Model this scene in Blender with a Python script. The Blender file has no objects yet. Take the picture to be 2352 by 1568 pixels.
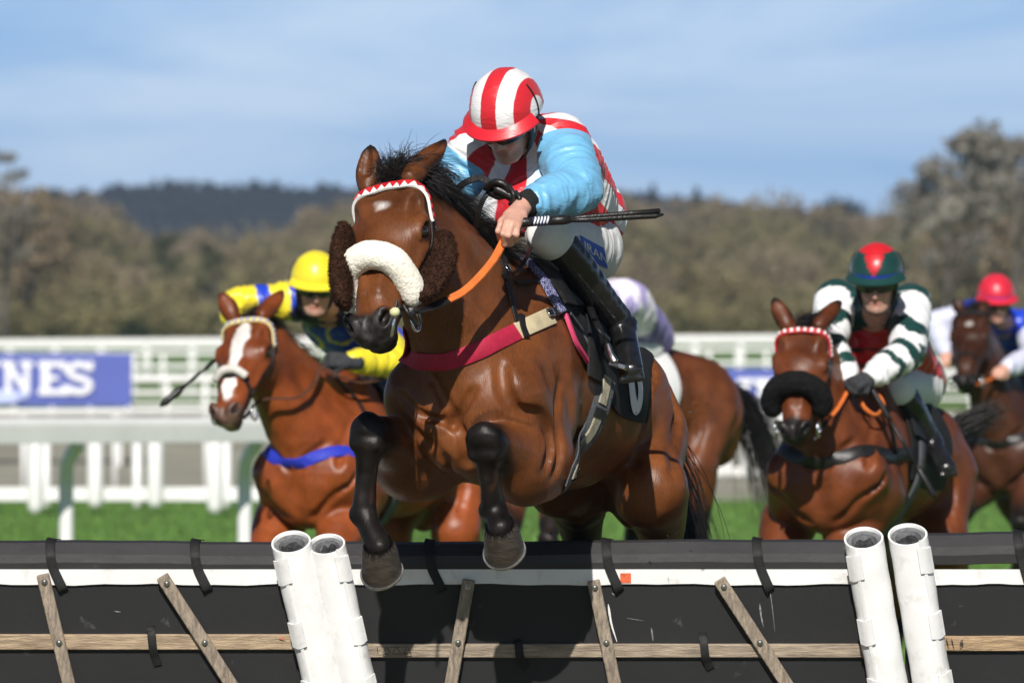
import bpy, bmesh, math, random
import numpy as np
from mathutils import Vector

# ------------------------------------------------------------------ camera, sky, sun, exposure
scene = bpy.context.scene
COL = scene.collection
CAM_H = 1.65                     # lens height above the turf
FPX = 15412.0                    # focal length in the units of the 2352-wide reading of the photograph
HORIZON = 823.0

def P(x, y, Y):
    """point at reading position x, y and Y metres in front of the camera"""
    return np.array([(x - 1176.0) / FPX * Y, Y, CAM_H + (HORIZON - y) / FPX * Y])

cam_data = bpy.data.cameras.new('camera')
cam = bpy.data.objects.new('camera', cam_data)
COL.objects.link(cam)
cam.location = (0, 0, CAM_H)
cam.rotation_euler = (math.radians(90), 0, 0)
cam_data.sensor_width = 36.0
cam_data.lens = 36.0 * FPX / 2352.0
cam_data.shift_y = (HORIZON - 783.3) / 2352.0
cam_data.clip_start = 0.5
cam_data.clip_end = 9000
cam_data.dof.use_dof = True
cam_data.dof.focus_distance = 21.55
cam_data.dof.aperture_fstop = 5.6
scene.camera = cam

SUN_EL, SUN_AZ = 37.0, -5.0      # sun behind the camera, a little to its left
sd = Vector((math.sin(math.radians(SUN_AZ)) * math.cos(math.radians(SUN_EL)),
             -math.cos(math.radians(SUN_AZ)) * math.cos(math.radians(SUN_EL)), math.sin(math.radians(SUN_EL))))
sun_data = bpy.data.lights.new('sun', 'SUN')
sun_data.energy = 5.0
sun_data.angle = math.radians(0.5)
sun_data.color = (1.0, 0.955, 0.89)
sun = bpy.data.objects.new('sun', sun_data)
COL.objects.link(sun)
sun.rotation_euler = sd.to_track_quat('Z', 'Y').to_euler()

world = bpy.data.worlds.new('World')
scene.world = world
world.use_nodes = True
wn, wl = world.node_tree.nodes, world.node_tree.links
wn.clear()
w_out = wn.new('ShaderNodeOutputWorld')
w_bg = wn.new('ShaderNodeBackground')
w_sky = wn.new('ShaderNodeTexSky')
w_sky.sky_type = 'NISHITA'
w_sky.sun_disc = False
w_sky.sun_elevation = math.radians(SUN_EL)
w_sky.sun_rotation = math.radians(180 - SUN_AZ)
w_sky.air_density = 0.55
w_sky.dust_density = 0.6
w_sky.ozone_density = 2.2
w_tc = wn.new('ShaderNodeTexCoord')
w_lift = wn.new('ShaderNodeVectorMath'); w_lift.operation = 'ADD'
w_lift.inputs[1].default_value = (0, 0, 0.16)      # the clear air begins low over the hills
w_norm = wn.new('ShaderNodeVectorMath'); w_norm.operation = 'NORMALIZE'
wl.new(w_tc.outputs['Generated'], w_lift.inputs[0])
wl.new(w_lift.outputs[0], w_norm.inputs[0])
wl.new(w_norm.outputs[0], w_sky.inputs['Vector'])
# layered thin cloud low over the hills
w_map = wn.new('ShaderNodeMapping'); w_map.inputs['Scale'].default_value = (9, 9, 48)
w_map.inputs['Location'].default_value = (3.1, 0.4, 0.62)
wl.new(w_tc.outputs['Generated'], w_map.inputs['Vector'])
w_noise = wn.new('ShaderNodeTexNoise'); w_noise.inputs['Scale'].default_value = 1.0
w_noise.inputs['Detail'].default_value = 6; w_noise.inputs['Roughness'].default_value = 0.6
w_noise.inputs['Distortion'].default_value = 0.6
wl.new(w_map.outputs[0], w_noise.inputs['Vector'])
w_ramp = wn.new('ShaderNodeValToRGB')
w_ramp.color_ramp.elements[0].position = 0.36; w_ramp.color_ramp.elements[0].color = (6.0, 10.3, 16.6, 1)
w_ramp.color_ramp.elements[1].position = 0.66; w_ramp.color_ramp.elements[1].color = (11.2, 14.4, 18.6, 1)
wl.new(w_noise.outputs['Fac'], w_ramp.inputs['Fac'])
w_sep = wn.new('ShaderNodeSeparateXYZ'); wl.new(w_tc.outputs['Generated'], w_sep.inputs[0])
w_low = wn.new('ShaderNodeMapRange'); w_low.interpolation_type = 'SMOOTHSTEP'
w_low.inputs['From Min'].default_value = 0.20; w_low.inputs['From Max'].default_value = 0.055
wl.new(w_sep.outputs['Z'], w_low.inputs['Value'])
w_mix = wn.new('ShaderNodeMixRGB')
wl.new(w_low.outputs[0], w_mix.inputs['Fac'])
wl.new(w_sky.outputs[0], w_mix.inputs['Color1'])
wl.new(w_ramp.outputs['Color'], w_mix.inputs['Color2'])
wl.new(w_mix.outputs[0], w_bg.inputs['Color'])
w_bg.inputs['Strength'].default_value = 0.05
wl.new(w_bg.outputs[0], w_out.inputs['Surface'])

scene.view_settings.view_transform = 'Standard'
scene.view_settings.look = 'None'
scene.view_settings.exposure = 0.1
scene.view_settings.gamma = 1.0
scene.cycles.max_bounces = 6
scene.cycles.transparent_max_bounces = 6
scene.cycles.use_denoising = True

rng = np.random.default_rng(7)
random.seed(7)

# ------------------------------------------------------------------ small vector helpers
def V3(*a): return np.array(a, dtype=float)
def unit(v):
    v = np.asarray(v, float); n = np.linalg.norm(v); return v / n if n > 1e-12 else v
def lerp(a, b, t): return a + (b - a) * t
def smooth01(x, a, b):
    t = np.clip((x - a) / (b - a), 0, 1); return t * t * (3 - 2 * t)
def spline(pts, n):
    """Catmull-Rom through rows of pts (any width), n samples per span"""
    p = np.asarray(pts, float)
    if len(p) == 2:
        return np.array([lerp(p[0], p[1], t) for t in np.linspace(0, 1, n + 1)])
    q = np.vstack([2 * p[0] - p[1], p, 2 * p[-1] - p[-2]])
    out = []
    for i in range(1, len(q) - 2):
        for t in np.linspace(0, 1, n, endpoint=False):
            a, b, c, d = q[i - 1], q[i], q[i + 1], q[i + 2]
            out.append(0.5 * (2 * b + (c - a) * t + (2 * a - 5 * b + 4 * c - d) * t * t + (3 * b - a - 3 * c + d) * t ** 3))
    out.append(p[-1])
    return np.array(out)

def vnoise(p, s=1.0, seed=0):
    """value noise in -1..1 for an (N,3) array"""
    q = np.asarray(p, float) * s + seed * 17.31
    i = np.floor(q).astype(np.int64); f = q - i; f = f * f * (3 - 2 * f)
    def h(a, b, c):
        n = (a * 374761393 + b * 668265263 + c * 2147483647 + seed * 974711) & 0xFFFFFFFF
        n = ((n ^ (n >> 13)) * 1274126177) & 0xFFFFFFFF
        return ((n ^ (n >> 16)) & 0xFFFF) / 32767.5 - 1.0
    r = 0
    for dx in (0, 1):
        for dy in (0, 1):
            for dz in (0, 1):
                w = (f[:, 0] if dx else 1 - f[:, 0]) * (f[:, 1] if dy else 1 - f[:, 1]) * (f[:, 2] if dz else 1 - f[:, 2])
                r = r + w * h(i[:, 0] + dx, i[:, 1] + dy, i[:, 2] + dz)
    return r
def fbm(p, s=1.0, o=3, seed=0):
    r, a = 0, 1.0
    for k in range(o):
        r = r + a * vnoise(p, s * 2 ** k, seed + k); a *= 0.5
    return r

# ------------------------------------------------------------------ signed distance volumes -> one continuous skin
class Vol:
    def __init__(self, lo, hi, h):
        self.lo = np.asarray(lo, float); self.h = h
        self.n = np.maximum(np.ceil((np.asarray(hi, float) - self.lo) / h).astype(int) + 1, 4)
        self.F = np.full(tuple(self.n), 0.6, np.float32)
        self.ax = [(self.lo[k] + h * np.arange(self.n[k])).astype(np.float32) for k in range(3)]
    def block(self, lo, hi):
        a = np.clip(np.floor((lo - self.lo) / self.h).astype(int), 0, self.n - 1)
        b = np.clip(np.ceil((hi - self.lo) / self.h).astype(int) + 1, 1, self.n)
        if np.any(b <= a): return None, None
        s = tuple(slice(a[k], b[k]) for k in range(3))
        X = self.ax[0][s[0]][:, None, None]; Y = self.ax[1][s[1]][None, :, None]; Z = self.ax[2][s[2]][None, None, :]
        return s, (X, Y, Z)
    def put(self, prim, k=0.03, cut=False):
        f, lo, hi = prim
        pad = k + 3 * self.h
        s, xyz = self.block(lo - pad, hi + pad)
        if s is None: return
        d = f(*xyz).astype(np.float32)
        F = self.F[s]
        if cut:
            d = -d
            m = np.maximum(k - np.abs(F - d), 0) / max(k, 1e-6)
            self.F[s] = np.maximum(F, d) + m * m * (k * .25)
        else:
            m = np.maximum(k - np.abs(F - d), 0) / max(k, 1e-6)
            self.F[s] = np.minimum(F, d) - m * m * (k * .25)
    def cut(self, prim, k=0.01): self.put(prim, k, True)
    def sample(self, p):
        q = (np.atleast_2d(p) - self.lo) / self.h
        q = np.clip(q, 0, self.n - 1.001)
        i = q.astype(int); f = q - i
        r = 0
        for dx in (0, 1):
            for dy in (0, 1):
                for dz in (0, 1):
                    w = (f[:, 0] if dx else 1 - f[:, 0]) * (f[:, 1] if dy else 1 - f[:, 1]) * (f[:, 2] if dz else 1 - f[:, 2])
                    r = r + w * self.F[i[:, 0] + dx, i[:, 1] + dy, i[:, 2] + dz]
        return r
    def grad(self, p):
        e = self.h * 1.5; p = np.atleast_2d(p)
        g = np.stack([self.sample(p + e * np.eye(3)[k]) - self.sample(p - e * np.eye(3)[k]) for k in range(3)], 1)
        return g / np.maximum(np.linalg.norm(g, axis=1, keepdims=True), 1e-9)
    def project(self, p, off=0.0, it=14):
        p = np.atleast_2d(np.array(p, float))
        for _ in range(it):
            p = p - np.clip(self.sample(p) - off, -.05, .05)[:, None] * self.grad(p) * 0.8
        return p
    def hit(self, x, y, y0, y1, off=0.0):
        """first point of the skin met by the line of sight through a reading position"""
        Y = np.arange(y0, y1, self.h * .6)
        pts = np.stack([(x - 1176.0) / FPX * Y, Y, CAM_H + (HORIZON - y) / FPX * Y], 1)
        v = self.sample(pts)
        k = np.argmax(v < off)
        if v[k] >= off:
            k = int(np.argmin(v))
        return pts[k]
    def mesh(self):
        F = self.F; n = self.n
        ins = F < 0
        c = np.zeros(tuple(n - 1), np.uint8)
        for dx in (0, 1):
            for dy in (0, 1):
                for dz in (0, 1):
                    c += ins[dx:n[0] - 1 + dx, dy:n[1] - 1 + dy, dz:n[2] - 1 + dz]
        act = np.argwhere((c > 0) & (c < 8))
        idx = np.full(tuple(n - 1), -1, np.int32)
        idx[act[:, 0], act[:, 1], act[:, 2]] = np.arange(len(act))
        cor = [(x, y, z) for x in (0, 1) for y in (0, 1) for z in (0, 1)]
        val = {q: F[act[:, 0] + q[0], act[:, 1] + q[1], act[:, 2] + q[2]] for q in cor}
        acc = np.zeros((len(act), 3)); cnt = np.zeros(len(act))
        for a in cor:
            for k in range(3):
                if a[k]: continue
                b = list(a); b[k] = 1; b = tuple(b)
                va, vb = val[a], val[b]
                m = (va < 0) != (vb < 0)
                t = np.where(m, va / np.where(m, va - vb, 1), 0)
                pt = np.tile(np.array(a, float), (len(act), 1)); pt[:, k] += t
                acc += pt * m[:, None]; cnt += m
        V = self.lo + (act + acc / cnt[:, None]) * self.h
        quads = []
        for k in range(3):
            sl0 = [slice(1, -1)] * 3; sl1 = [slice(1, -1)] * 3
            sl0[k] = slice(0, -1); sl1[k] = slice(1, None)
            a, b = ins[tuple(sl0)], ins[tuple(sl1)]
            e = np.argwhere(a != b)
            fl = a[e[:, 0], e[:, 1], e[:, 2]]
            off = np.ones(3, int); off[k] = 0
            e = e + off
            u, w = [(1, 2), (2, 0), (0, 1)][k]
            du = np.eye(3, dtype=int)[u]; dw = np.eye(3, dtype=int)[w]
            q = [idx[tuple((e - x).T)] for x in (du + dw, dw, 0 * du, du)]
            q = np.stack(q, 1)
            q[~fl] = q[~fl][:, ::-1]
            quads.append(q)
        Q = np.vstack(quads)
        Q = Q[(Q >= 0).all(1)]
        return V, Q

# ---- primitives: (function, lo, hi)
def prim_limb(a, b, ra, rb, v=None):
    """tapered limb; a radius may be (across, through) with v the 'across' direction"""
    a = np.asarray(a, float); b = np.asarray(b, float)
    ax = b - a; L = max(np.linalg.norm(ax), 1e-6); ax = ax / L
    rm = np.max([np.max(ra), np.max(rb)])
    lo = np.minimum(a, b) - rm; hi = np.maximum(a, b) + rm
    if v is None:
        def f(X, Y, Z):
            x, y, z = X - a[0], Y - a[1], Z - a[2]
            t = x * ax[0] + y * ax[1] + z * ax[2]
            tc = np.clip(t, 0, L)
            r = ra + (rb - ra) * (tc / L)
            return np.sqrt((x - tc * ax[0]) ** 2 + (y - tc * ax[1]) ** 2 + (z - tc * ax[2]) ** 2) - r
        return f, lo, hi
    v = np.asarray(v, float); v = unit(v - ax * np.dot(v, ax)); w = np.cross(ax, v)
    ra = np.broadcast_to(np.asarray(ra, float), (2,)); rb = np.broadcast_to(np.asarray(rb, float), (2,))
    def f(X, Y, Z):
        x, y, z = X - a[0], Y - a[1], Z - a[2]
        t = x * ax[0] + y * ax[1] + z * ax[2]
        tc = np.clip(t, 0, L); u = t - tc; s = tc / L
        pv = x * v[0] + y * v[1] + z * v[2]; pw = x * w[0] + y * w[1] + z * w[2]
        rv = ra[0] + (rb[0] - ra[0]) * s; rw = ra[1] + (rb[1] - ra[1]) * s
        ru = np.minimum(rv, rw)
        A, B, C = pv / rv, pw / rw, u / ru
        k0 = np.sqrt(A * A + B * B + C * C)
        k1 = np.sqrt((A / rv) ** 2 + (B / rw) ** 2 + (C / ru) ** 2)
        return np.where(k1 > 1e-6, k0 * (k0 - 1) / np.maximum(k1, 1e-6), -ru)
    return f, lo, hi

def prim_ell(c, r, fx=(1, 0, 0), fy=(0, 1, 0)):
    c = np.asarray(c, float); e0 = unit(fx); e1 = np.asarray(fy, float); e1 = unit(e1 - e0 * np.dot(e0, e1)); e2 = np.cross(e0, e1)
    rm = max(r)
    def f(X, Y, Z):
        x, y, z = X - c[0], Y - c[1], Z - c[2]
        A = (x * e0[0] + y * e0[1] + z * e0[2]) / r[0]
        B = (x * e1[0] + y * e1[1] + z * e1[2]) / r[1]
        C = (x * e2[0] + y * e2[1] + z * e2[2]) / r[2]
        k0 = np.sqrt(A * A + B * B + C * C)
        k1 = np.sqrt((A / r[0]) ** 2 + (B / r[1]) ** 2 + (C / r[2]) ** 2)
        return np.where(k1 > 1e-6, k0 * (k0 - 1) / np.maximum(k1, 1e-6), -min(r))
    return f, c - rm, c + rm

def prim_box(c, r, fx, fy, rad):
    c = np.asarray(c, float); e0 = unit(fx); e1 = np.asarray(fy, float); e1 = unit(e1 - e0 * np.dot(e0, e1)); e2 = np.cross(e0, e1)
    rm = np.linalg.norm(r)
    def f(X, Y, Z):
        x, y, z = X - c[0], Y - c[1], Z - c[2]
        q = [np.abs(x * e[0] + y * e[1] + z * e[2]) - (r[i] - rad) for i, e in enumerate((e0, e1, e2))]
        o = np.sqrt(sum(np.maximum(k, 0) ** 2 for k in q))
        return o + np.minimum(np.maximum(np.maximum(q[0], q[1]), q[2]), 0) - rad
    return f, c - rm, c + rm

def put_chain(vol, pts, radii, k=0.02, v=None, n=3, kin=None):
    """smooth limb through points; radii scalars or pairs"""
    R = [np.broadcast_to(np.asarray(r, float), (2,)) for r in radii]
    S = spline(np.hstack([np.asarray(pts, float), np.array(R)]), n)
    for i in range(len(S) - 1):
        if v is None:
            pr = prim_limb(S[i, :3], S[i + 1, :3], S[i, 3], S[i + 1, 3])
        else:
            pr = prim_limb(S[i, :3], S[i + 1, :3], S[i, 3:5], S[i + 1, 3:5], v)
        vol.put(pr, k if i == 0 or kin is None else kin)

# ------------------------------------------------------------------ objects
ORG = {}
def thing(name, label, cat, base, group=None):
    o = bpy.data.objects.new(name, None)
    o.empty_display_size = 0.2
    COL.objects.link(o)
    o.location = tuple(base)
    ORG[o.name] = np.asarray(base, float)
    o['label'] = label; o['category'] = cat
    if group: o['group'] = group
    return o
def tag(o, label, cat, group=None):
    o['label'] = label; o['category'] = cat
    if group: o['group'] = group
    return o
def structure(o, kind='structure'):
    o['kind'] = kind; return o

def make(name, V, Q, mat, parent=None, attrs=None, smooth=True, base=None):
    """one mesh object from numpy vertices and faces (array of quads/tris or list of them)"""
    V = np.asarray(V, float)
    org = ORG[parent.name] if parent is not None else (np.asarray(base, float) if base is not None else V.mean(0))
    me = bpy.data.meshes.new(name)
    if isinstance(Q, np.ndarray):
        groups = [Q]
    else:
        by = {}
        for f in Q: by.setdefault(len(f), []).append(f)
        groups = [np.array(by[k], int) for k in sorted(by)]
    groups = [g for g in groups if len(g)]
    me.vertices.add(len(V)); me.vertices.foreach_set('co', (V - org).astype(np.float32).ravel())
    nl = sum(g.size for g in groups); nf = sum(len(g) for g in groups)
    me.loops.add(nl); me.loops.foreach_set('vertex_index', np.concatenate([g.ravel() for g in groups]).astype(np.int32))
    me.polygons.add(nf)
    st = []; s = 0
    for g in groups:
        st.append(s + np.arange(len(g)) * g.shape[1]); s += g.size
    me.polygons.foreach_set('loop_start', np.concatenate(st).astype(np.int32))
    me.polygons.foreach_set('use_smooth', np.full(nf, bool(smooth)))
    if attrs:
        for k, a in attrs.items():
            a = np.asarray(a, np.float32)
            if a.ndim == 1:
                me.attributes.new(k, 'FLOAT', 'POINT').data.foreach_set('value', a)
            elif a.shape[1] == 3 and k.startswith('v_'):
                me.attributes.new(k, 'FLOAT_VECTOR', 'POINT').data.foreach_set('vector', a.ravel())
            else:
                if a.shape[1] == 3: a = np.hstack([a, np.ones((len(a), 1), np.float32)])
                me.attributes.new(k, 'FLOAT_COLOR', 'POINT').data.foreach_set('color', a.ravel())
    me.update(calc_edges=True); me.validate()
    if mat: me.materials.append(mat)
    o = bpy.data.objects.new(name, me)
    COL.objects.link(o)
    ORG[o.name] = org
    if parent is not None: o.parent = parent
    else: o.location = tuple(org)
    return o

class MB:
    """collects shapes of ONE part"""
    def __init__(self): self.v = []; self.f = []; self.n = 0
    def add(self, V, F):
        V = np.asarray(V, float)
        self.v.append(V); self.f += [tuple(int(i) + self.n for i in q) for q in F]; self.n += len(V)
    def box(self, c, r, fx=(1, 0, 0), fy=(0, 1, 0), bev=0.0):
        e0 = unit(fx); e1 = np.asarray(fy, float); e1 = unit(e1 - e0 * np.dot(e0, e1)); e2 = np.cross(e0, e1)
        c = np.asarray(c, float); r = np.asarray(r, float)
        if bev <= 0:
            V = [c + sx * r[0] * e0 + sy * r[1] * e1 + sz * r[2] * e2 for sx in (-1, 1) for sy in (-1, 1) for sz in (-1, 1)]
            F = [(0, 1, 3, 2), (4, 6, 7, 5), (0, 4, 5, 1), (2, 3, 7, 6), (0, 2, 6, 4), (1, 5, 7, 3)]
            self.add(V, F); return
        # chamfered box: 24 verts
        V = []; ix = {}
        for sx in (-1, 1):
            for sy in (-1, 1):
                for sz in (-1, 1):
                    for k in range(3):
                        q = r - bev; q = q.copy(); q[k] = r[k]
                        ix[(sx, sy, sz, k)] = len(V)
                        V.append(c + sx * q[0] * e0 + sy * q[1] * e1 + sz * q[2] * e2)
        F = []
        for k in range(3):
            u, w = (k + 1) % 3, (k + 2) % 3
            for s in (-1, 1):
                q = []
                for a, b in ((-1, -1), (1, -1), (1, 1), (-1, 1)):
                    t = [0, 0, 0]; t[k] = s; t[u] = a; t[w] = b; q.append(ix[(*t, k)])
                F.append(tuple(q if s > 0 else q[::-1]))
            for a in (-1, 1):
                for b in (-1, 1):
                    t0 = [0, 0, 0]; t0[u] = a; t0[w] = b
                    p = list(t0); p[k] = -1; q = list(t0); q[k] = 1
                    f = (ix[(*p, u)], ix[(*q, u)], ix[(*q, w)], ix[(*p, w)])
                    F.append(f if a * b > 0 else f[::-1])
        for sx in (-1, 1):
            for sy in (-1, 1):
                for sz in (-1, 1):
                    f = (ix[(sx, sy, sz, 0)], ix[(sx, sy, sz, 1)], ix[(sx, sy, sz, 2)])
                    F.append(f if sx * sy * sz > 0 else f[::-1])
        self.add(V, F)
    def tube(self, pts, r, n=10, flat=None, caps=True, up=None):
        """round or oval tube; r scalar or list; flat=(scale, direction) flattens"""
        pts = np.asarray(pts, float); m = len(pts)
        r = np.broadcast_to(np.asarray(r, float), (m,))
        T = np.gradient(pts, axis=0); T /= np.maximum(np.linalg.norm(T, axis=1, keepdims=True), 1e-9)
        u = np.asarray(up if up is not None else (0, 0, 1), float)
        if abs(np.dot(u, T[0])) > .95: u = np.array([1., 0, 0])
        V = []
        a = np.linspace(0, 2 * math.pi, n, endpoint=False)
        for i in range(m):
            s = unit(np.cross(T[i], u)); w = np.cross(s, T[i]); u = w
            sc = flat if flat else 1.0
            V.append(pts[i] + r[i] * (np.cos(a)[:, None] * s + sc * np.sin(a)[:, None] * w))
        V = np.vstack(V)
        F = [(i * n + j, i * n + (j + 1) % n, (i + 1) * n + (j + 1) % n, (i + 1) * n + j) for i in range(m - 1) for j in range(n)]
        if caps:
            F.append(tuple(range(n))[::-1]); F.append(tuple((m - 1) * n + j for j in range(n)))
        self.add(V, F)
    def ribbon(self, pts, nrm, width, thick):
        """strap: pts centre line, nrm outward normals, width scalar/list"""
        pts = np.asarray(pts, float); m = len(pts); nrm = np.asarray(nrm, float)
        width = np.broadcast_to(np.asarray(width, float), (m,))
        T = np.gradient(pts, axis=0)
        B = np.cross(T, nrm); B /= np.maximum(np.linalg.norm(B, axis=1, keepdims=True), 1e-9)
        N = np.cross(B, T); N /= np.maximum(np.linalg.norm(N, axis=1, keepdims=True), 1e-9)
        N *= np.sign((N * nrm).sum(1, keepdims=True) + 1e-9)
        h = width[:, None] * .5; e = thick
        prof = [(-1, 0), (-1, .7), (-.9, 1), (.9, 1), (1, .7), (1, 0)]
        k = len(prof); V = []
        for i in range(m):
            for (a, b) in prof: V.append(pts[i] + a * h[i] * B[i] + b * e * N[i])
        F = [(i * k + j, i * k + (j + 1) % k, (i + 1) * k + (j + 1) % k, (i + 1) * k + j) for i in range(m - 1) for j in range(k)]
        F.append(tuple(range(k))[::-1]); F.append(tuple((m - 1) * k + j for j in range(k)))
        self.add(V, F)
    def sheet(self, G, N, thick):
        """grid of points G (a,b,3) with outward normals, given a thickness"""
        G = np.asarray(G, float); a, b = G.shape[:2]
        top = G + thick * np.asarray(N); V = np.vstack([G.reshape(-1, 3), top.reshape(-1, 3)]); o = a * b
        F = []
        for i in range(a - 1):
            for j in range(b - 1):
                q = (i * b + j, i * b + j + 1, (i + 1) * b + j + 1, (i + 1) * b + j)
                F.append(tuple(x + o for x in q)); F.append(q[::-1])
        ring = [j for j in range(b)] + [i * b + b - 1 for i in range(1, a)] + [(a - 1) * b + j for j in range(b - 2, -1, -1)] + [i * b for i in range(a - 2, 0, -1)]
        for i in range(len(ring)):
            p, q = ring[i], ring[(i + 1) % len(ring)]
            F.append((p, q, q + o, p + o))
        self.add(V, F)
    def lathe(self, c, axis, prof, n=24, ref=None):
        """prof rows (along, radius)"""
        ax = unit(axis); u = np.asarray(ref if ref is not None else ((0, 0, 1) if abs(ax[2]) < .9 else (1, 0, 0)), float)
        s = unit(np.cross(ax, u)); w = np.cross(ax, s)
        a = np.linspace(0, 2 * math.pi, n, endpoint=False)
        V = np.vstack([np.asarray(c) + h * ax + r * (np.cos(a)[:, None] * s + np.sin(a)[:, None] * w) for h, r in prof])
        m = len(prof)
        F = [(i * n + j, i * n + (j + 1) % n, (i + 1) * n + (j + 1) % n, (i + 1) * n + j) for i in range(m - 1) for j in range(n)]
        F.append(tuple(range(n))[::-1]); F.append(tuple((m - 1) * n + j for j in range(n)))
        self.add(V, F)
    def build(self, name, mat, parent=None, smooth=False, base=None, attrs=None):
        o = make(name, np.vstack(self.v), self.f, mat, parent, attrs, smooth, base)
        me = o.data
        bm = bmesh.new(); bm.from_mesh(me)
        bmesh.ops.recalc_face_normals(bm, faces=bm.faces)
        if smooth == 'auto':
            for e in bm.edges:
                if len(e.link_faces) == 2 and e.calc_face_angle(0) > math.radians(38): e.smooth = False
        bm.to_mesh(me); bm.free()
        return o

# ------------------------------------------------------------------ materials
def new_mat(name):
    m = bpy.data.materials.new(name); m.use_nodes = True
    nt = m.node_tree; b = nt.nodes['Principled BSDF']
    return m, nt, b
def mat(name, col, rough=0.6, spec=0.5, metal=0.0, var=0.0, vscale=8.0, bump=0.0, bscale=60.0, coat=0.0, sheen=0.0,
        stretch=None, dirt=None, dirt_amt=0.0, dirt_scale=5.0, trans=0.0, attr=None, detail=4, dlo=.5, dhi=.75):
    """general procedural surface: base colour, broad variation, fine bump, optional dirt"""
    m, nt, b = new_mat(name); N, Lk = nt.nodes, nt.links
    b.inputs['Roughness'].default_value = rough; b.inputs['Specular IOR Level'].default_value = spec
    b.inputs['Metallic'].default_value = metal; b.inputs['Coat Weight'].default_value = coat
    b.inputs['Coat Roughness'].default_value = 0.25
    b.inputs['Sheen Weight'].default_value = sheen; b.inputs['Sheen Roughness'].default_value = 0.4
    tc = N.new('ShaderNodeTexCoord'); mp = N.new('ShaderNodeMapping')
    mp.inputs['Scale'].default_value = stretch or (1, 1, 1)
    Lk.new(tc.outputs['Object'], mp.inputs['Vector'])
    if attr:
        at = N.new('ShaderNodeAttribute'); at.attribute_name = attr; cur = at.outputs['Color']
    else:
        rgb = N.new('ShaderNodeRGB'); rgb.outputs[0].default_value = (*col, 1); cur = rgb.outputs[0]
    if var > 0:
        nz = N.new('ShaderNodeTexNoise'); nz.inputs['Scale'].default_value = vscale; nz.inputs['Detail'].default_value = detail
        Lk.new(mp.outputs[0], nz.inputs['Vector'])
        mr = N.new('ShaderNodeMapRange'); mr.inputs['From Min'].default_value = 0.3; mr.inputs['From Max'].default_value = 0.7
        mr.inputs['To Min'].default_value = 1 - var; mr.inputs['To Max'].default_value = 1 + var
        Lk.new(nz.outputs['Fac'], mr.inputs['Value'])
        mx = N.new('ShaderNodeVectorMath'); mx.operation = 'SCALE'
        Lk.new(cur, mx.inputs[0]); Lk.new(mr.outputs[0], mx.inputs['Scale']); cur = mx.outputs[0]
    if dirt is not None:
        nz = N.new('ShaderNodeTexNoise'); nz.inputs['Scale'].default_value = dirt_scale; nz.inputs['Detail'].default_value = 8
        nz.inputs['Roughness'].default_value = 0.7
        Lk.new(tc.outputs['Object'], nz.inputs['Vector'])
        mr = N.new('ShaderNodeMapRange'); mr.inputs['From Min'].default_value = dlo; mr.inputs['From Max'].default_value = dhi
        mr.inputs['To Max'].default_value = dirt_amt
        Lk.new(nz.outputs['Fac'], mr.inputs['Value'])
        mx = N.new('ShaderNodeMixRGB'); mx.inputs['Color2'].default_value = (*dirt, 1)
        Lk.new(mr.outputs[0], mx.inputs['Fac']); Lk.new(cur, mx.inputs['Color1']); cur = mx.outputs[0]
    Lk.new(cur, b.inputs['Base Color'])
    if bump > 0:
        nz = N.new('ShaderNodeTexNoise'); nz.inputs['Scale'].default_value = bscale; nz.inputs['Detail'].default_value = 3
        Lk.new(mp.outputs[0], nz.inputs['Vector'])
        bp = N.new('ShaderNodeBump'); bp.inputs['Strength'].default_value = bump; bp.inputs['Distance'].default_value = 0.01
        Lk.new(nz.outputs['Fac'], bp.inputs['Height']); Lk.new(bp.outputs[0], b.inputs['Normal'])
    return m

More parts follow.
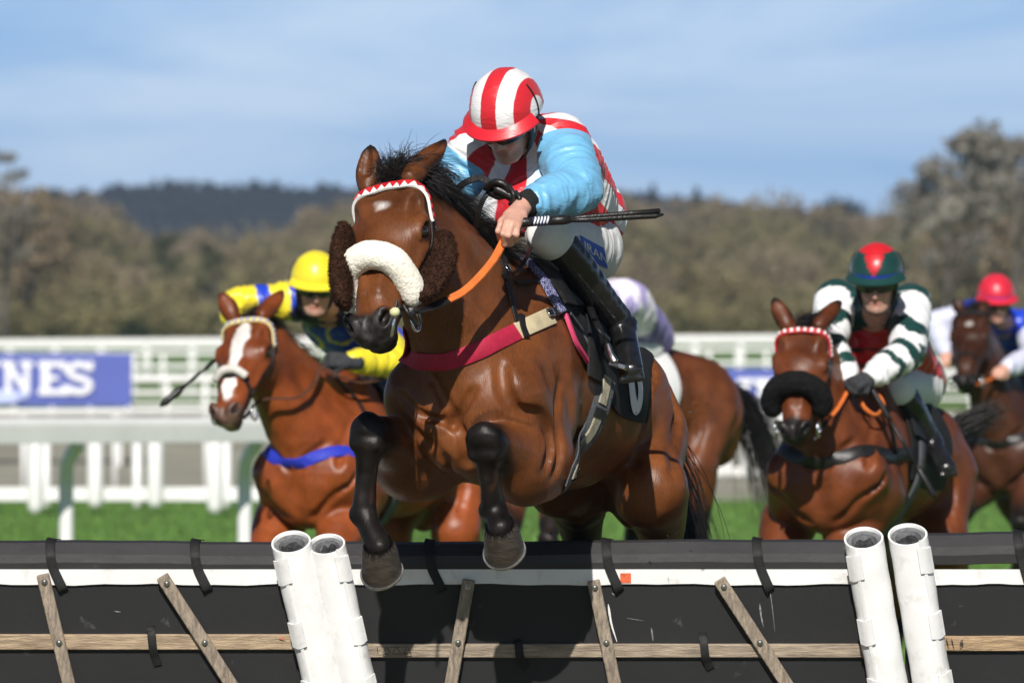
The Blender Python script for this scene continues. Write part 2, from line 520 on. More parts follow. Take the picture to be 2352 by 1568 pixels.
def mat_coat(name):
    """short horse hair: colour from the skin's own attribute, fine streaks along the body"""
    m, nt, b = new_mat(name); N, Lk = nt.nodes, nt.links
    at = N.new('ShaderNodeAttribute'); at.attribute_name = 'col'
    tc = N.new('ShaderNodeTexCoord')
    mp = N.new('ShaderNodeMapping'); mp.inputs['Scale'].default_value = (230, 55, 55); mp.inputs['Rotation'].default_value = (0.5, 0.5, 0.6)
    Lk.new(tc.outputs['Object'], mp.inputs['Vector'])
    n1 = N.new('ShaderNodeTexNoise'); n1.inputs['Scale'].default_value = 1.0; n1.inputs['Detail'].default_value = 4
    Lk.new(mp.outputs[0], n1.inputs['Vector'])
    n2 = N.new('ShaderNodeTexNoise'); n2.inputs['Scale'].default_value = 9.0; n2.inputs['Detail'].default_value = 6
    Lk.new(tc.outputs['Object'], n2.inputs['Vector'])
    add = N.new('ShaderNodeMath'); add.operation = 'MULTIPLY_ADD'
    add.inputs[1].default_value = 0.55
    Lk.new(n1.outputs['Fac'], add.inputs[0]); Lk.new(n2.outputs['Fac'], add.inputs[2])
    mr = N.new('ShaderNodeMapRange'); mr.inputs['From Min'].default_value = 0.5; mr.inputs['From Max'].default_value = 1.05
    mr.inputs['To Min'].default_value = 0.58; mr.inputs['To Max'].default_value = 1.42
    Lk.new(add.outputs[0], mr.inputs['Value'])
    sc = N.new('ShaderNodeVectorMath'); sc.operation = 'SCALE'
    Lk.new(at.outputs['Color'], sc.inputs[0]); Lk.new(mr.outputs[0], sc.inputs['Scale'])
    Lk.new(sc.outputs[0], b.inputs['Base Color'])
    rr = N.new('ShaderNodeMapRange'); rr.inputs['To Min'].default_value = 0.30; rr.inputs['To Max'].default_value = 0.52
    Lk.new(n2.outputs['Fac'], rr.inputs['Value']); Lk.new(rr.outputs[0], b.inputs['Roughness'])
    b.inputs['Specular IOR Level'].default_value = 0.36
    lum = N.new('ShaderNodeMapRange'); lum.inputs['From Min'].default_value = .01; lum.inputs['From Max'].default_value = .12
    lum.inputs['To Min'].default_value = .22; lum.inputs['To Max'].default_value = .40
    Lk.new(at.outputs['Fac'], lum.inputs['Value']); Lk.new(lum.outputs[0], b.inputs['Specular IOR Level'])
    b.inputs['Sheen Weight'].default_value = 0.0; b.inputs['Sheen Roughness'].default_value = 0.35
    bp = N.new('ShaderNodeBump'); bp.inputs['Strength'].default_value = 0.34; bp.inputs['Distance'].default_value = 0.006
    Lk.new(add.outputs[0], bp.inputs['Height']); Lk.new(bp.outputs[0], b.inputs['Normal'])
    return m

M = {}
M['coat'] = mat_coat('horse_coat')
M['hair_black'] = mat('black_horse_hair', (0.012, 0.010, 0.010), 0.42, 0.5, var=0.4, vscale=30)
M['hair_brown'] = mat('dark_brown_horse_hair', (0.035, 0.016, 0.009), 0.45, 0.5, var=0.4, vscale=30)
M['hoof'] = mat('worn_hoof_horn', (0.044, 0.035, 0.027), 0.5, 0.45, var=0.4, vscale=24, bump=0.22, bscale=60, stretch=(1, 1, 3), dirt=(0.03, 0.022, 0.015), dirt_amt=0.8, dirt_scale=18)
M['iron'] = mat('steel_shoe', (0.45, 0.44, 0.43), 0.35, 0.5, metal=1.0, var=0.2, vscale=40)
M['chrome'] = mat('polished_metal', (0.75, 0.75, 0.76), 0.16, 0.5, metal=1.0)
M['eye'] = mat('dark_wet_eye', (0.010, 0.005, 0.003), 0.05, 0.8, coat=1.0)
M['leather'] = mat('black_bridle_leather', (0.012, 0.011, 0.011), 0.38, 0.5, var=0.3, vscale=40, bump=0.2, bscale=150)
M['brown_leather'] = mat('brown_rein_leather', (0.08, 0.032, 0.018), 0.45, 0.5, var=0.3, vscale=40)
M['black_cloth'] = mat('black_stretch_cloth', (0.012, 0.012, 0.013), 0.75, 0.3, var=0.25, vscale=12, bump=0.35, bscale=260, dirt=(0.06, 0.05, 0.045), dirt_amt=0.25, dirt_scale=14)
M['orange_rubber'] = mat('orange_rubber_rein', (0.72, 0.17, 0.03), 0.55, 0.4, var=0.15, vscale=30, bump=0.7, bscale=220)
M['crimson_web'] = mat('crimson_elastic_web', (0.42, 0.015, 0.05), 0.62, 0.35, var=0.15, vscale=60, bump=0.25, bscale=400)
M['blue_web'] = mat('blue_elastic_web', (0.02, 0.035, 0.42), 0.62, 0.35, var=0.12, vscale=60)
M['cream_leather'] = mat('cream_girth_leather', (0.50, 0.42, 0.27), 0.5, 0.4, var=0.2, vscale=22, bump=0.15, bscale=90)
M['grey_web'] = mat('grey_girth_elastic', (0.10, 0.105, 0.115), 0.7, 0.3, var=0.2, vscale=40, bump=0.5, bscale=240)
M['wool_cream'] = mat('cream_sheepskin', (0.88, 0.83, 0.72), 0.95, 0.1, var=0.06, vscale=60, bump=0.45, bscale=150, sheen=0.3)
M['wool_black'] = mat('black_sheepskin', (0.010, 0.010, 0.010), 0.95, 0.1, var=0.3, vscale=50, bump=0.9, bscale=120)
M['wool_brown'] = mat('brown_curled_wool', (0.040, 0.017, 0.009), 0.9, 0.15, var=0.45, vscale=70, bump=1.0, bscale=90)
VOX_HERO = .0075
# ------------------------------------------------------------------ horses
class Horse: pass

def horse_body(sp):
    """one continuous skin: trunk, neck, head, ears and legs blended together"""
    h = Horse(); h.sp = sp
    O = np.asarray(sp['O'], float); psi = math.radians(sp['yaw']); pit = math.radians(sp['pitch']); s = sp.get('s', 1.0)
    fwd = V3(-math.sin(psi) * math.cos(pit), -math.cos(psi) * math.cos(pit), math.sin(pit))
    left = V3(math.cos(psi), -math.sin(psi), 0)
    up = np.cross(fwd, left)
    L = lambda x, y, z: O + s * (x * fwd + y * left + z * up)
    h.O, h.fwd, h.left, h.up, h.L, h.s = O, fwd, left, up, L, s
    poll = np.asarray(sp['poll'], float); muz = np.asarray(sp['muzzle'], float)
    ex = unit(muz - poll); hs = np.linalg.norm(muz - poll) / 0.60
    ez = np.asarray(sp['face'], float); ez = unit(ez - ex * np.dot(ez, ex)); ey = np.cross(ez, ex)
    hw = sp.get('hw', 1.0)
    H = lambda x, y, z: poll + hs * (x * ex + y * hw * ey + z * ez)
    h.H, h.ex, h.ey, h.ez, h.hs, h.poll = H, ex, ey, ez, hs, poll
    legs = sp['legs']
    el = {'fl': L(.40, .19, -.22), 'fr': L(.40, -.19, -.22), 'hl': L(-.56, .19, -.30), 'hr': L(-.56, -.19, -.30)}
    el.update({k: np.asarray(q, float) for k, q in sp.get('elbow', {}).items()})
    h.elbow = el
    allp = [L(.8, 0, .5), L(-1.15, .3, -.4), L(-1.1, -.3, .5), L(.8, -.35, -.5), L(0, .4, -.5), L(0, -.4, .5), H(.66, 0, 0), H(.1, 0, -.3), H(.1, 0, .12)]
    allp += [np.asarray(q) for k in legs for q in legs[k]] + list(el.values()) + [np.asarray(q) for q in sp['ears']]
    lo = np.min(allp, 0) - .13; hi = np.max(allp, 0) + .13
    v = Vol(lo, hi, sp.get('voxel', .011)); h.vol = v
    def lb(a, b, ra, rb, k=.05, across=left):
        v.put(prim_limb(a, b, tuple(s * np.array(ra)), tuple(s * np.array(rb)), across), k)
    def el_(c, r, k=.05, fx=fwd, fy=left): v.put(prim_ell(c, tuple(s * np.array(r)), fx, fy), k)
    # trunk
    lb(L(.34, 0, .035), L(-.26, 0, .055), (.265, .325), (.285, .30), .04)
    lb(L(.36, 0, .04), L(.58, 0, .01), (.25, .31), (.17, .22), .06)
    lb(L(-.20, 0, .075), L(-.58, 0, .085), (.26, .265), (.235, .22), .08)
    lb(L(.36, 0, .35), L(.02, 0, .33), (.05, .08), (.06, .07), .12)
    lb(L(.02, 0, .315), L(-.55, 0, .27), (.07, .05), (.08, .06), .10)
    for y in (-1, 1):
        el_(L(-.63, y * .105, .085), (.25, .15, .225), .06)
        el_(L(-.79, y * .105, -.05), (.14, .125, .24), .07)
        v.put(prim_limb(L(-.70, y * .135, 0), lerp(h.elbow['hl' if y > 0 else 'hr'], L(-.57, y * .17, -.27), .4), s * .165, s * .105), .06)
        # shoulder blade, point of shoulder, upper arm, breast
        e_ = h.elbow['fl' if y > 0 else 'fr']
        v.put(prim_limb(L(.26, y * .12, .28), L(.59, y * .165, -.08), (s * .06, s * .13), (s * .09, s * .115), left), .05)
        el_(L(.37, y * .195, -.11), (.17, .09, .17), .035, unit(fwd - .6 * up), left)
        v.put(prim_limb(L(.59, y * .165, -.09), lerp(e_, L(.42, y * .19, -.22), .4), s * .105, s * .105), .05)
        el_(L(.62, y * .085, -.13), (.10, .095, .14), .05)
        v.cut(prim_limb(L(.47, y * .285, .10), L(.36, y * .300, -.10), s * .008, s * .012), .06)
    lb(L(.56, 0, -.24), L(.06, 0, -.235), (.13, .10), (.15, .08), .08)
    v.cut(prim_limb(L(.76, 0, .02), L(.725, 0, -.28), s * .010, s * .020), .06)
    for y in (-1, 1):   # line behind the shoulder muscle, flank hollow
        v.cut(prim_limb(L(.22, y * .30, .10), L(.20, y * .315, -.18), s * .006, s * .010), .05)
        v.cut(prim_ell(L(-.40, y * .30, -.05), (s * .07, s * .03, s * .13), fwd, left), .07)
        v.cut(prim_limb(L(-.84, y * .255, .10), L(-.68, y * .33, -.26), s * .005, s * .010), .05)
    # neck
    nb = L(.47, 0, .11); nt = H(.045, 0, -.125)
    mid = lerp(nb, nt, .52) + sp.get('neck_bend', 0) * up
    nl = unit(left + ey)
    put_chain(v, [nb, lerp(nb, mid, .5) + .0 * up, mid, nt], [(.155 * s, .285 * s), (.125 * s, .235 * s), (.100 * s, .20 * s), (.080 * s, .150 * s)], .07, nl, 4, .05)
    h.neck = [nb, mid, nt]
    for y in (-1, 1):
        a, b = lerp(nb, nt, .08), lerp(nb, nt, .92)
        d = np.cross(unit(nt - nb), nl); d = d if np.dot(d, fwd) > 0 else -d
        h.neck_front = d
        v.put(prim_limb(a + d * .19 * s + y * nl * .075, b + d * .06 * s + y * nl * .045, s * .075, s * .045), .03)
    v.put(prim_limb(lerp(nb, nt, .05) + d * .24 * s, lerp(nb, nt, .95) + d * .085 * s, s * .055, s * .045), .04)
    # head
    q = lambda r: tuple(hs * np.array(r))
    W = lambda r: (r[0] * hw, r[1])
    hl = lambda a, b, ra, rb, k: v.put(prim_limb(H(*a), H(*b), q(W(ra)), q(W(rb)), ey), k * hs)
    he = lambda c, r, k: v.put(prim_ell(H(*c), q((r[0], r[1] * hw, r[2])), ex, ey), k * hs)
    hl((.03, 0, -.075), (.20, 0, -.075), (.078, .080), (.100, .080), .04)
    hl((.20, 0, -.075), (.44, 0, -.078), (.098, .080), (.049, .058), .03)
    hl((.42, 0, -.078), (.545, 0, -.088), (.050, .058), (.053, .053), .03)
    hl((.17, 0, -.17), (.47, 0, -.135), (.060, .060), (.032, .034), .04)
    for y in (-1, 1):
        he((.155, y * .052, -.165), (.115, .040, .095), .03)
        he((.185, y * .088, -.040), (.050, .024, .026), .025)
        he((.10, y * .066, -.025), (.06, .03, .035), .03)
        v.put(prim_limb(H(.24, y * .092, -.088), H(.37, y * .062, -.096), hs * .016, hs * .011), .02 * hs)
        v.put(prim_limb(H(.30, y * .03, -.012), H(.46, y * .022, -.026), hs * .012, hs * .010), .02 * hs)
        v.cut(prim_ell(H(.205, y * .109, -.055), q((.032, .020, .022)), ex, ey), .008 * hs)
        v.cut(prim_ell(H(.13, y * .085, -.008), q((.03, .012, .016)), ex, ey), .03 * hs)
        # nostril: flared rim and slanted opening
        nn = unit(ex * .72 + ez * .42 + y * ey * .62); na = unit(-ex * .75 + y * ey * .65 + ez * .5); na = unit(na - nn * np.dot(na, nn))
        c = H(.556, y * .036, -.052)
        v.put(prim_ell(c + nn * .006 * hs, q((.044, .032, .024)), na, np.cross(nn, na)), .018 * hs)
        v.cut(prim_ell(c + nn * .026 * hs + na * .004, q((.029, .0145, .026)), na, np.cross(nn, na)), .007 * hs)
        v.cut(prim_limb(H(.50, y * .064, -.132), H(.590, y * .040, -.136), hs * .005, hs * .005), .008 * hs)
    he((.572, 0, -.100), (.030, .042, .040), .03)
    he((.530, 0, -.158), (.045, .034, .022), .02)
    he((.562, 0, -.152), (.024, .036, .018), .012)
    h.nos = [H(.556, y * .036, -.052) + unit(ex * .72 + ez * .42 + y * ey * .62) * .02 * hs for y in (-1, 1)]
    v.cut(prim_limb(H(.602, -.05, -.138), H(.602, .05, -.138), hs * .006, hs * .006), .008 * hs)
    v.cut(prim_limb(H(.57, 0, -.032), H(.61, 0, -.06), hs * .006, hs * .006), .02 * hs)
    for y in (-1, 1):     # eyelids
        for zz, rr in ((.025, .0055), (-.024, .0042)):
            arc = [H(.205 + .036 * math.cos(t), y * (.1000 - .004 * abs(math.cos(t))), -.053 + zz * math.sin(t)) for t in np.linspace(.15, math.pi - .15, 7)]
            for i_ in range(6): v.put(prim_limb(arc[i_], arc[i_ + 1], rr * hs, rr * hs), .006)
    # ears
    h.ears = []
    for y, tip in zip((-1, 1), sp['ears']):
        b = H(.015, y * .058, .0); tip = np.asarray(tip, float); d = unit(tip - b); Ln = np.linalg.norm(tip - b)
        op = np.asarray(sp.get('ear_open', -left * 0 + unit(ez + .2 * y * ey)), float); op = unit(op - d * np.dot(op, d)); ac = np.cross(d, op)
        put_chain(v, [b, b + d * Ln * .22, b + d * Ln * .52, b + d * Ln * .82, tip - d * .008],
                  [(.030 * hs, .030 * hs), (.040 * hs, .030 * hs), (.041 * hs, .022 * hs), (.024 * hs, .015 * hs), (max(.006, v.h * .75), max(.006, v.h * .75))], .02, ac, 3, .004)
        if v.h < .009: v.cut(prim_limb(b + d * Ln * .30 + op * .028 * hs, b + d * Ln * .86 + op * .015 * hs, (.025 * hs, .022 * hs), (.010 * hs, .010 * hs), ac), .006)
        h.ears.append((b, tip))
    # legs
    h.chains = {}
    for k in legs:
        pt = [np.asarray(q, float) for q in legs[k]]
        e = h.elbow[k]
        across = left
        if k[0] == 'f':
            kn, fe, co = pt[0], pt[1], pt[2]
            a = lerp(e, kn, .10)
            put_chain(v, [e, lerp(e, kn, .30), lerp(e, kn, .62), lerp(e, kn, .9)], [.115 * s, .104 * s, .072 * s, .054 * s], .05, None, 4, .03)
            if sp.get('bulk'): v.put(prim_ell(lerp(e, kn, .28) - up * .035 * s, (.13 * s, .10 * s, .115 * s), unit(kn - e), across), .05)
            fl_ = unit(np.cross(unit(fe - kn), across)); fl_ = fl_ if np.dot(fl_, fwd) > 0 else -fl_
            kd = unit(fe - kn); v.put(prim_ell(kn + fl_ * .004 * s + kd * .004 * s, (.046 * s, .057 * s, .068 * s), fl_, across), .025)
            v.put(prim_limb(kn + fl_ * .026 * s + kd * .040 * s - across * .030 * s, kn + fl_ * .026 * s + kd * .040 * s + across * .030 * s, .025 * s, .025 * s), .010)
            v.cut(prim_limb(kn + fl_ * .053 * s + kd * .012 * s - across * .05 * s, kn + fl_ * .053 * s + kd * .012 * s + across * .05 * s, .010 * s, .010 * s), .014)
            for y_ in (-1, 1): v.put(prim_ell(kn + kd * .01 * s + across * y_ * .045 * s, (.030 * s, .018 * s, .045 * s), fl_, across), .02)
            v.put(prim_ell(kn - fl_ * .030 * s - unit(fe - kn) * .012, (.028 * s, .030 * s, .034 * s), fl_, across), .015)
            put_chain(v, [lerp(kn, fe, .10), lerp(kn, fe, .35), lerp(kn, fe, .7), lerp(kn, fe, .93)], [(.042 * s, .043 * s), (.032 * s, .037 * s), (.0275 * s, .035 * s), (.034 * s, .040 * s)], .02, across, 3, .018)
            v.put(prim_limb(lerp(kn, fe, .12) - fl_ * .026 * s, lerp(kn, fe, .92) - fl_ * .026 * s, .014 * s, .015 * s), .012)
        else:
            kn, fe, co = pt[0], pt[1], pt[2]
            put_chain(v, [e, lerp(e, kn, .35), lerp(e, kn, .7), lerp(e, kn, .95)], [.108 * s, .088 * s, .060 * s, .050 * s], .06, None, 4, .03)
            fl_ = unit(np.cross(unit(fe - kn), across)); fl_ = fl_ if np.dot(fl_, fwd) > 0 else -fl_
            v.put(prim_ell(kn, (.055 * s, .042 * s, .065 * s), fl_, across), .02)
            v.put(prim_limb(kn - fl_ * .03 * s, kn - fl_ * .075 * s - unit(fe - kn) * .03 * s, .034 * s, .026 * s), .02)
            v.put(prim_limb(lerp(e, kn, .55) - fl_ * .05 * s, kn - fl_ * .07 * s - unit(fe - kn) * .02 * s, .022 * s, .02 * s), .02)
            put_chain(v, [lerp(kn, fe, .1), lerp(kn, fe, .4), lerp(kn, fe, .75), lerp(kn, fe, .94)], [(.042 * s, .048 * s), (.032 * s, .038 * s), (.030 * s, .037 * s), (.037 * s, .042 * s)], .02, across, 3, .018)
        v.put(prim_ell(fe, (.042 * s, .043 * s, .040 * s), fl_, across), .010)
        for y_ in (-1, 1): v.put(prim_ell(fe + across * y_ * .026 * s + fl_ * .012 * s, (.024 * s, .020 * s, .024 * s), fl_, across), .008)
        v.put(prim_ell(fe - fl_ * .03 * s, (.024 * s, .03 * s, .026 * s), fl_, across), .012)
        v.put(prim_limb(fe, co, (.034 * s, .036 * s), (.044 * s, .042 * s), across), .02)
        h.chains[k] = (e, kn, fe, co, pt[3])
    if 'creases' not in sp:
        for y in (-1, 1):
            for pts in ([(.70, .18, .07), (.72, .09, .0), (.73, .02, -.08)], [(.60, .25, -.08), (.66, .17, -.20), (.64, .06, -.29)], [(.46, .28, .06), (.36, .29, -.04), (.30, .29, -.14)], [(.55, .20, .16), (.64, .20, .02), (.66, .20, -.06)], [(-.45, .29, .10), (-.52, .28, -.06), (-.50, .24, -.22)]):
                g = spline(v.project([L(a, y * b, c) for a, b, c in pts], .003), 4)
                for i_ in range(len(g) - 1): v.cut(prim_limb(g[i_], g[i_ + 1], .008, .008), .028)
    for pts, rr, kk in sp.get('creases', []):
        g = np.array([v.hit(x, y, sp['crease_y'], 24.5) for x, y in pts]); g = spline(g, 4)
        for i_ in range(len(g) - 1): v.cut(prim_limb(g[i_] + V3(0, -.003, 0), g[i_ + 1] + V3(0, -.003, 0), rr, rr), kk)
    return h

def seg_t(V, a, b):
    ab = b - a; t = np.clip(((V - a) @ ab) / (ab @ ab), 0, 1)
    return t, np.linalg.norm(V - (a + t[:, None] * ab), axis=1)

def horse_skin(h, root):
    """extract the skin and paint the coat's own markings on it"""
    sp = h.sp; V, Q = h.vol.mesh(); v = h.vol
    base = np.array(sp['coat']); dark = np.array(sp.get('dark', (.010, .008, .007)))
    N = v.grad(V)
    V = V + N * (.0022 * fbm(V * np.array([1, .6, 1]), 16, 2, 31) + .0016 * np.exp(-(vnoise(V, 7, 41) / .07) ** 2))[:, None]
    n = fbm(V, 5, 3, 3)[:, None]; n2 = fbm(V, 22, 2, 9)[:, None]
    C = np.tile(base, (len(V), 1)) * (1 + .12 * n + .06 * n2)
    hx = (V - h.O) @ h.up
    C = C * (1 - .30 * smooth01(hx, .18, .46)[:, None])                 # a bay is darker along its back
    belly = np.array(sp.get('belly', base * 1.0))
    C = lerp(C, belly, .35 * smooth01(-hx, .2, .36)[:, None])
    # fine veins and folds over the shoulders read as short, slightly paler tracks
    q = (V - h.poll) / h.hs
    X, Y_, Z = q @ h.ex, q @ h.ey / sp.get('hw', 1.0), q @ h.ez
    onhead = (X > -.02) & (np.abs(Y_) < .16) & (Z > -.30) & (Z < .14)
    # muzzle, eye rims
    mz = smooth01(X + .5 * np.abs(Y_) * 0 + .03 * n[:, 0] + .35 * np.maximum(-.06 - Z, 0), .50, .545) * onhead
    muzc = np.array(sp.get('muzzle_col', (.014, .012, .012)))
    n3 = fbm(V, 70, 2, 19)
    C = lerp(C, muzc * (1 + .5 * n2)[:, :] + np.array((.022, .018, .017)) * smooth01(n3 + n2[:, 0] * .6, .1, .9)[:, None], mz[:, None])
    V = V + N * (mz * (.0016 * n3 + .0012 * (1 - np.abs(vnoise(V, 45, 23)) * 2)))[:, None]
    for y in (-1, 1):
        d = np.sqrt(((X - .205) / 1.35) ** 2 + (Y_ - y * .095) ** 2 + (Z + .06) ** 2)
        C = lerp(C, dark, (1 - smooth01(d, .020, .034))[:, None] * .9)
        d = np.linalg.norm(V - h.nos[(y + 1) // 2], axis=1) / h.hs
        C = lerp(C, (.005, .004, .004), (1 - smooth01(d, .012, .024))[:, None])
    for f in sp.get('marks', []):
        w, c = f(X, Y_, Z, n[:, 0], n2[:, 0]); C = lerp(C, np.array(c), np.clip(w * onhead, 0, 1)[:, None])
    # ears: dark rims and tips
    for b, tip in h.ears:
        t, d = seg_t(V, b, tip)
        m = (d < .065) & (t > .02)
        C[m] = lerp(C[m], dark, (smooth01(t[m], .66, .90) * .95)[:, None])
        rim = m & (t > .12)
        C[rim] = lerp(C[rim], dark, (smooth01(d[rim], .030 * h.hs, .042 * h.hs) * .8)[:, None])
    # black points; on the leader's right hind also shade put into the coat
    for k, (e, kn, fe, co, toe) in h.chains.items():
        t0, d0 = seg_t(V, e, kn); t1, d1 = seg_t(V, kn, fe); t2, d2 = seg_t(V, fe, co)
        near = np.minimum(d1, d2); st = sp.get('starts', {}).get(k, .70 if k[0] == 'f' else .80)
        w0 = smooth01(t0 + .08 * n[:, 0], st, st + .22) * (d0 < .12) * (d0 <= near + .02)
        w1 = (near < .10) * ((t1 > .02) | (d2 < d1)) * 1.0
        w = np.maximum(w0, w1 * smooth01(-near, -.10, -.06))
        pc = np.array(sp.get('points', dark))
        soft = pc * (1 + .6 * n2) + np.array((.030, .010, .004)) * (smooth01(vnoise(V * np.array([1, 1, .18]), 60, 13), .15, .8) * (t1 > .15) * (t1 < .85) * sp.get('leg_brown', 1.0))[:, None]
        # the front of the cannons keeps a little brown
        C = lerp(C, soft, (w * sp.get('point_amt', .99))[:, None])
    C = np.clip(C, .003, 1)
    ob = make('body', V, Q, M['coat'], root, {'col': C})
    return ob

def hoof(h, k, root):
    e, kn, fe, co, toe = [np.asarray(x, float) for x in h.chains[k]]
    ax = unit(toe - co); s = h.s
    fr = unit(np.cross(ax, h.left)); fr = fr if np.dot(fr, h.fwd) > -.2 else -fr
    fr = np.asarray(h.sp.get('hoof_front', {}).get(k, fr), float); fr = unit(fr - ax * np.dot(fr, ax))
    sd = np.cross(ax, fr)
    mb = MB(); n = 28; a = np.linspace(0, 2 * math.pi, n, endpoint=False)
    ln = np.linalg.norm(toe - co)
    rows = [(-.012, .046, 0), (.000, .055, .0), (ln * .12, .0565, .003), (ln * .3, .060, .008), (ln * .65, .063, .018), (ln * .96, .067, .026), (ln, .0655, .027)]
    V = []
    for d, r, f in rows:
        taper = 1.0 - .22 * (np.cos(a) < 0) * np.abs(np.cos(a))
        V.append(co + ax * (d * (1 - .25 * (1 - np.cos(a)) / 2 * (d > 0)))[:, None] + fr * (f * s) + s * r * ((np.cos(a) * taper)[:, None] * fr + np.sin(a)[:, None] * sd))
    V.append(np.array([co + ax * ln * .84 + fr * .02]))
    m = len(rows)
    F = [(i * n + j, i * n + (j + 1) % n, (i + 1) * n + (j + 1) % n, (i + 1) * n + j) for i in range(m - 1) for j in range(n)]
    F += [((m - 1) * n + j, (m - 1) * n + (j + 1) % n, m * n) for j in range(n)]
    mb.add(np.vstack(V), F)
    ob = mb.build('hoof', M['hoof'], root, 'auto')
    # shoe: an open iron rim under the toe
    mb = MB(); aa = np.linspace(-2.2, 2.2, 26)
    c = co + ax * ln * 1.0 + fr * .027 * s
    pts = [c + s * .062 * (math.cos(t) * fr * (1 if math.cos(t) > 0 else .8) + math.sin(t) * sd) - ax * ln * .25 * (1 - math.cos(t)) / 2 for t in aa]
    nr = [ax] * len(pts)
    mb.ribbon(pts, nr, .020 * s, .007)
    mb.build('shoe', M['iron'], ob, False)
    return ob

def fringe(h, k, root, n=420):
    e, kn, fe, co, toe = [np.asarray(x, float) for x in h.chains[k]]; r = np.random.default_rng(len(k) + n)
    ax = unit(toe - co); s = unit(np.cross(ax, V3(0, 1, .1))); w = np.cross(s, ax); a = r.uniform(0, 6.28, n)
    d = np.cos(a)[:, None] * s + np.sin(a)[:, None] * w; p = co + d * .046 * h.s - ax * r.uniform(.0, .022, n)[:, None]
    return strands(p, d * .35 + ax + r.normal(size=(n, 3)) * .12, .026, .3, .6, .0011, 'coronet_hair', M['hair_black'], root, 4, 3)

def eyes(h, root):
    for y in (-1, 1):
        c = h.H(.205, y * .0895, -.053)
        mb = MB()
        a = np.linspace(0, math.pi, 12); prof = [(-math.cos(t) * .0245 * h.hs, max(math.sin(t), .02) * .0245 * h.hs) for t in a]
        mb.lathe(c, h.ey * y, prof, 20)
        mb.build('eye', M['eye'], root, True)

def strands(roots, dirs, length, gravity, curl, width, name, material, parent, seg=9, seed=1, wind=(0, 0, 0), side=None, clump=0.0):
    """tapering hairs gathered in locks, one mesh"""
    r = np.random.default_rng(seed); mb_v = []; mb_f = []; n0 = 0
    K = len(roots)
    ph = r.uniform(0, 6.28, (K, 3)); fr = r.uniform(3, 8, (K, 1))
    p = np.array(roots, float); d = np.array(dirs, float)
    d /= np.linalg.norm(d, axis=1, keepdims=True)
    Ls = np.asarray(length, float) * r.uniform(.6, 1.1, K); st = Ls / seg
    path = [p.copy()]
    for i in range(seg):
        d = d + (np.array([0, 0, -1.0]) * gravity + np.asarray(wind)) / seg + curl * np.sin(ph + fr * i / seg * 1.0) / seg
        d /= np.linalg.norm(d, axis=1, keepdims=True)
        p = p + d * st[:, None]; path.append(p.copy())
    path = np.array(path)                      # seg+1, K, 3
    T = np.gradient(path, axis=0)
    ref = r.normal(size=(K, 3)); ref[:, 1] *= .3
    s = np.cross(T, ref[None]); s /= np.maximum(np.linalg.norm(s, axis=2, keepdims=True), 1e-9)
    w = width * r.uniform(.6, 1.3, K)[None, :, None] * np.linspace(1, .12, seg + 1)[:, None, None] ** .8
    b = np.cross(T, s); b /= np.maximum(np.linalg.norm(b, axis=2, keepdims=True), 1e-9)
    A = path + s * w; B = path - s * w * .5 + b * w * .86; Cc = path - s * w * .5 - b * w * .86
    V = np.stack([A, B, Cc], 2)                # seg+1,K,3,3
    idx = np.arange((seg + 1) * K * 3).reshape(seg + 1, K, 3)
    Q = []
    for j in range(3):
        k = (j + 1) % 3
        Q.append(np.stack([idx[:-1, :, j], idx[:-1, :, k], idx[1:, :, k], idx[1:, :, j]], -1).reshape(-1, 4))
    return make(name, V.reshape(-1, 3), np.vstack(Q), material, parent)

def mane(h, root, n=900, length=.16, spread=.5, material=None, seed=3, side=1, t0=.03, t1=.98, lift=.6):
    v = h.vol; r = np.random.default_rng(seed)
    nb, mid, nt = h.neck
    wi = h.L(.26, 0, .34)
    line = spline([wi, lerp(nb, mid, .45) - h.neck_front * .24 * h.s, mid - h.neck_front * .19 * h.s, nt - h.neck_front * .13 * h.hs, h.H(-.01, 0, -.01)], 14)
    line = v.project(line, 0.0)
    h.crest = line
    t = r.uniform(t0, t1, n) * (len(line) - 1); i = np.minimum(t.astype(int), len(line) - 2); f = (t - i)[:, None]
    p = line[i] * (1 - f) + line[i + 1] * f + r.normal(size=(n, 3)) * .007
    p = v.project(p, -.004)
    N = v.grad(p)
    lat = unit(h.left + h.ey)
    d = N * lift + side * lat * spread + r.normal(size=(n, 3)) * .18 - unit(h.poll - nb) * .35
    return strands(p, d, length, 1.6, .9, .0016, 'mane', material or M['hair_black'], root, 9, seed, wind=(0.12 * side, .35, 0))

def forelock(h, root, n=1300, length=.115, material=None, seed=9):
    r = np.random.default_rng(seed)
    p = np.array([h.H(a, b, 0) for a, b in zip(r.uniform(-.06, .03, n), r.normal(.004, .018, n))])
    p = h.vol.project(p, -.004)
    d = h.vol.grad(p) * .7 + unit(h.left) * r.uniform(-.2, 1.0, n)[:, None] + V3(0, .35, .55) + r.normal(size=(n, 3)) * .16
    return strands(p, d, length, 1.5, 1.4, .0015, 'forelock', material or M['hair_black'], root, 9, seed, wind=(.25, .2, 0))

def tail(h, root, n=500, length=.75, tipdir=(0, 0, -1), material=None, seed=5, spread=.10):
    r = np.random.default_rng(seed)
    dock = h.L(-.93, 0, .14)
    p = dock + r.normal(size=(n, 3)) * .018
    d = -h.fwd * h.sp.get('tail_out', 1.0) + r.normal(size=(n, 3)) * spread + h.up * h.sp.get('tail_up', .15)
    mb = MB()
    return strands(p, d, length, 2.6, .5, .0028, 'tail', material or M['hair_black'], root, 12, seed, wind=tipdir)

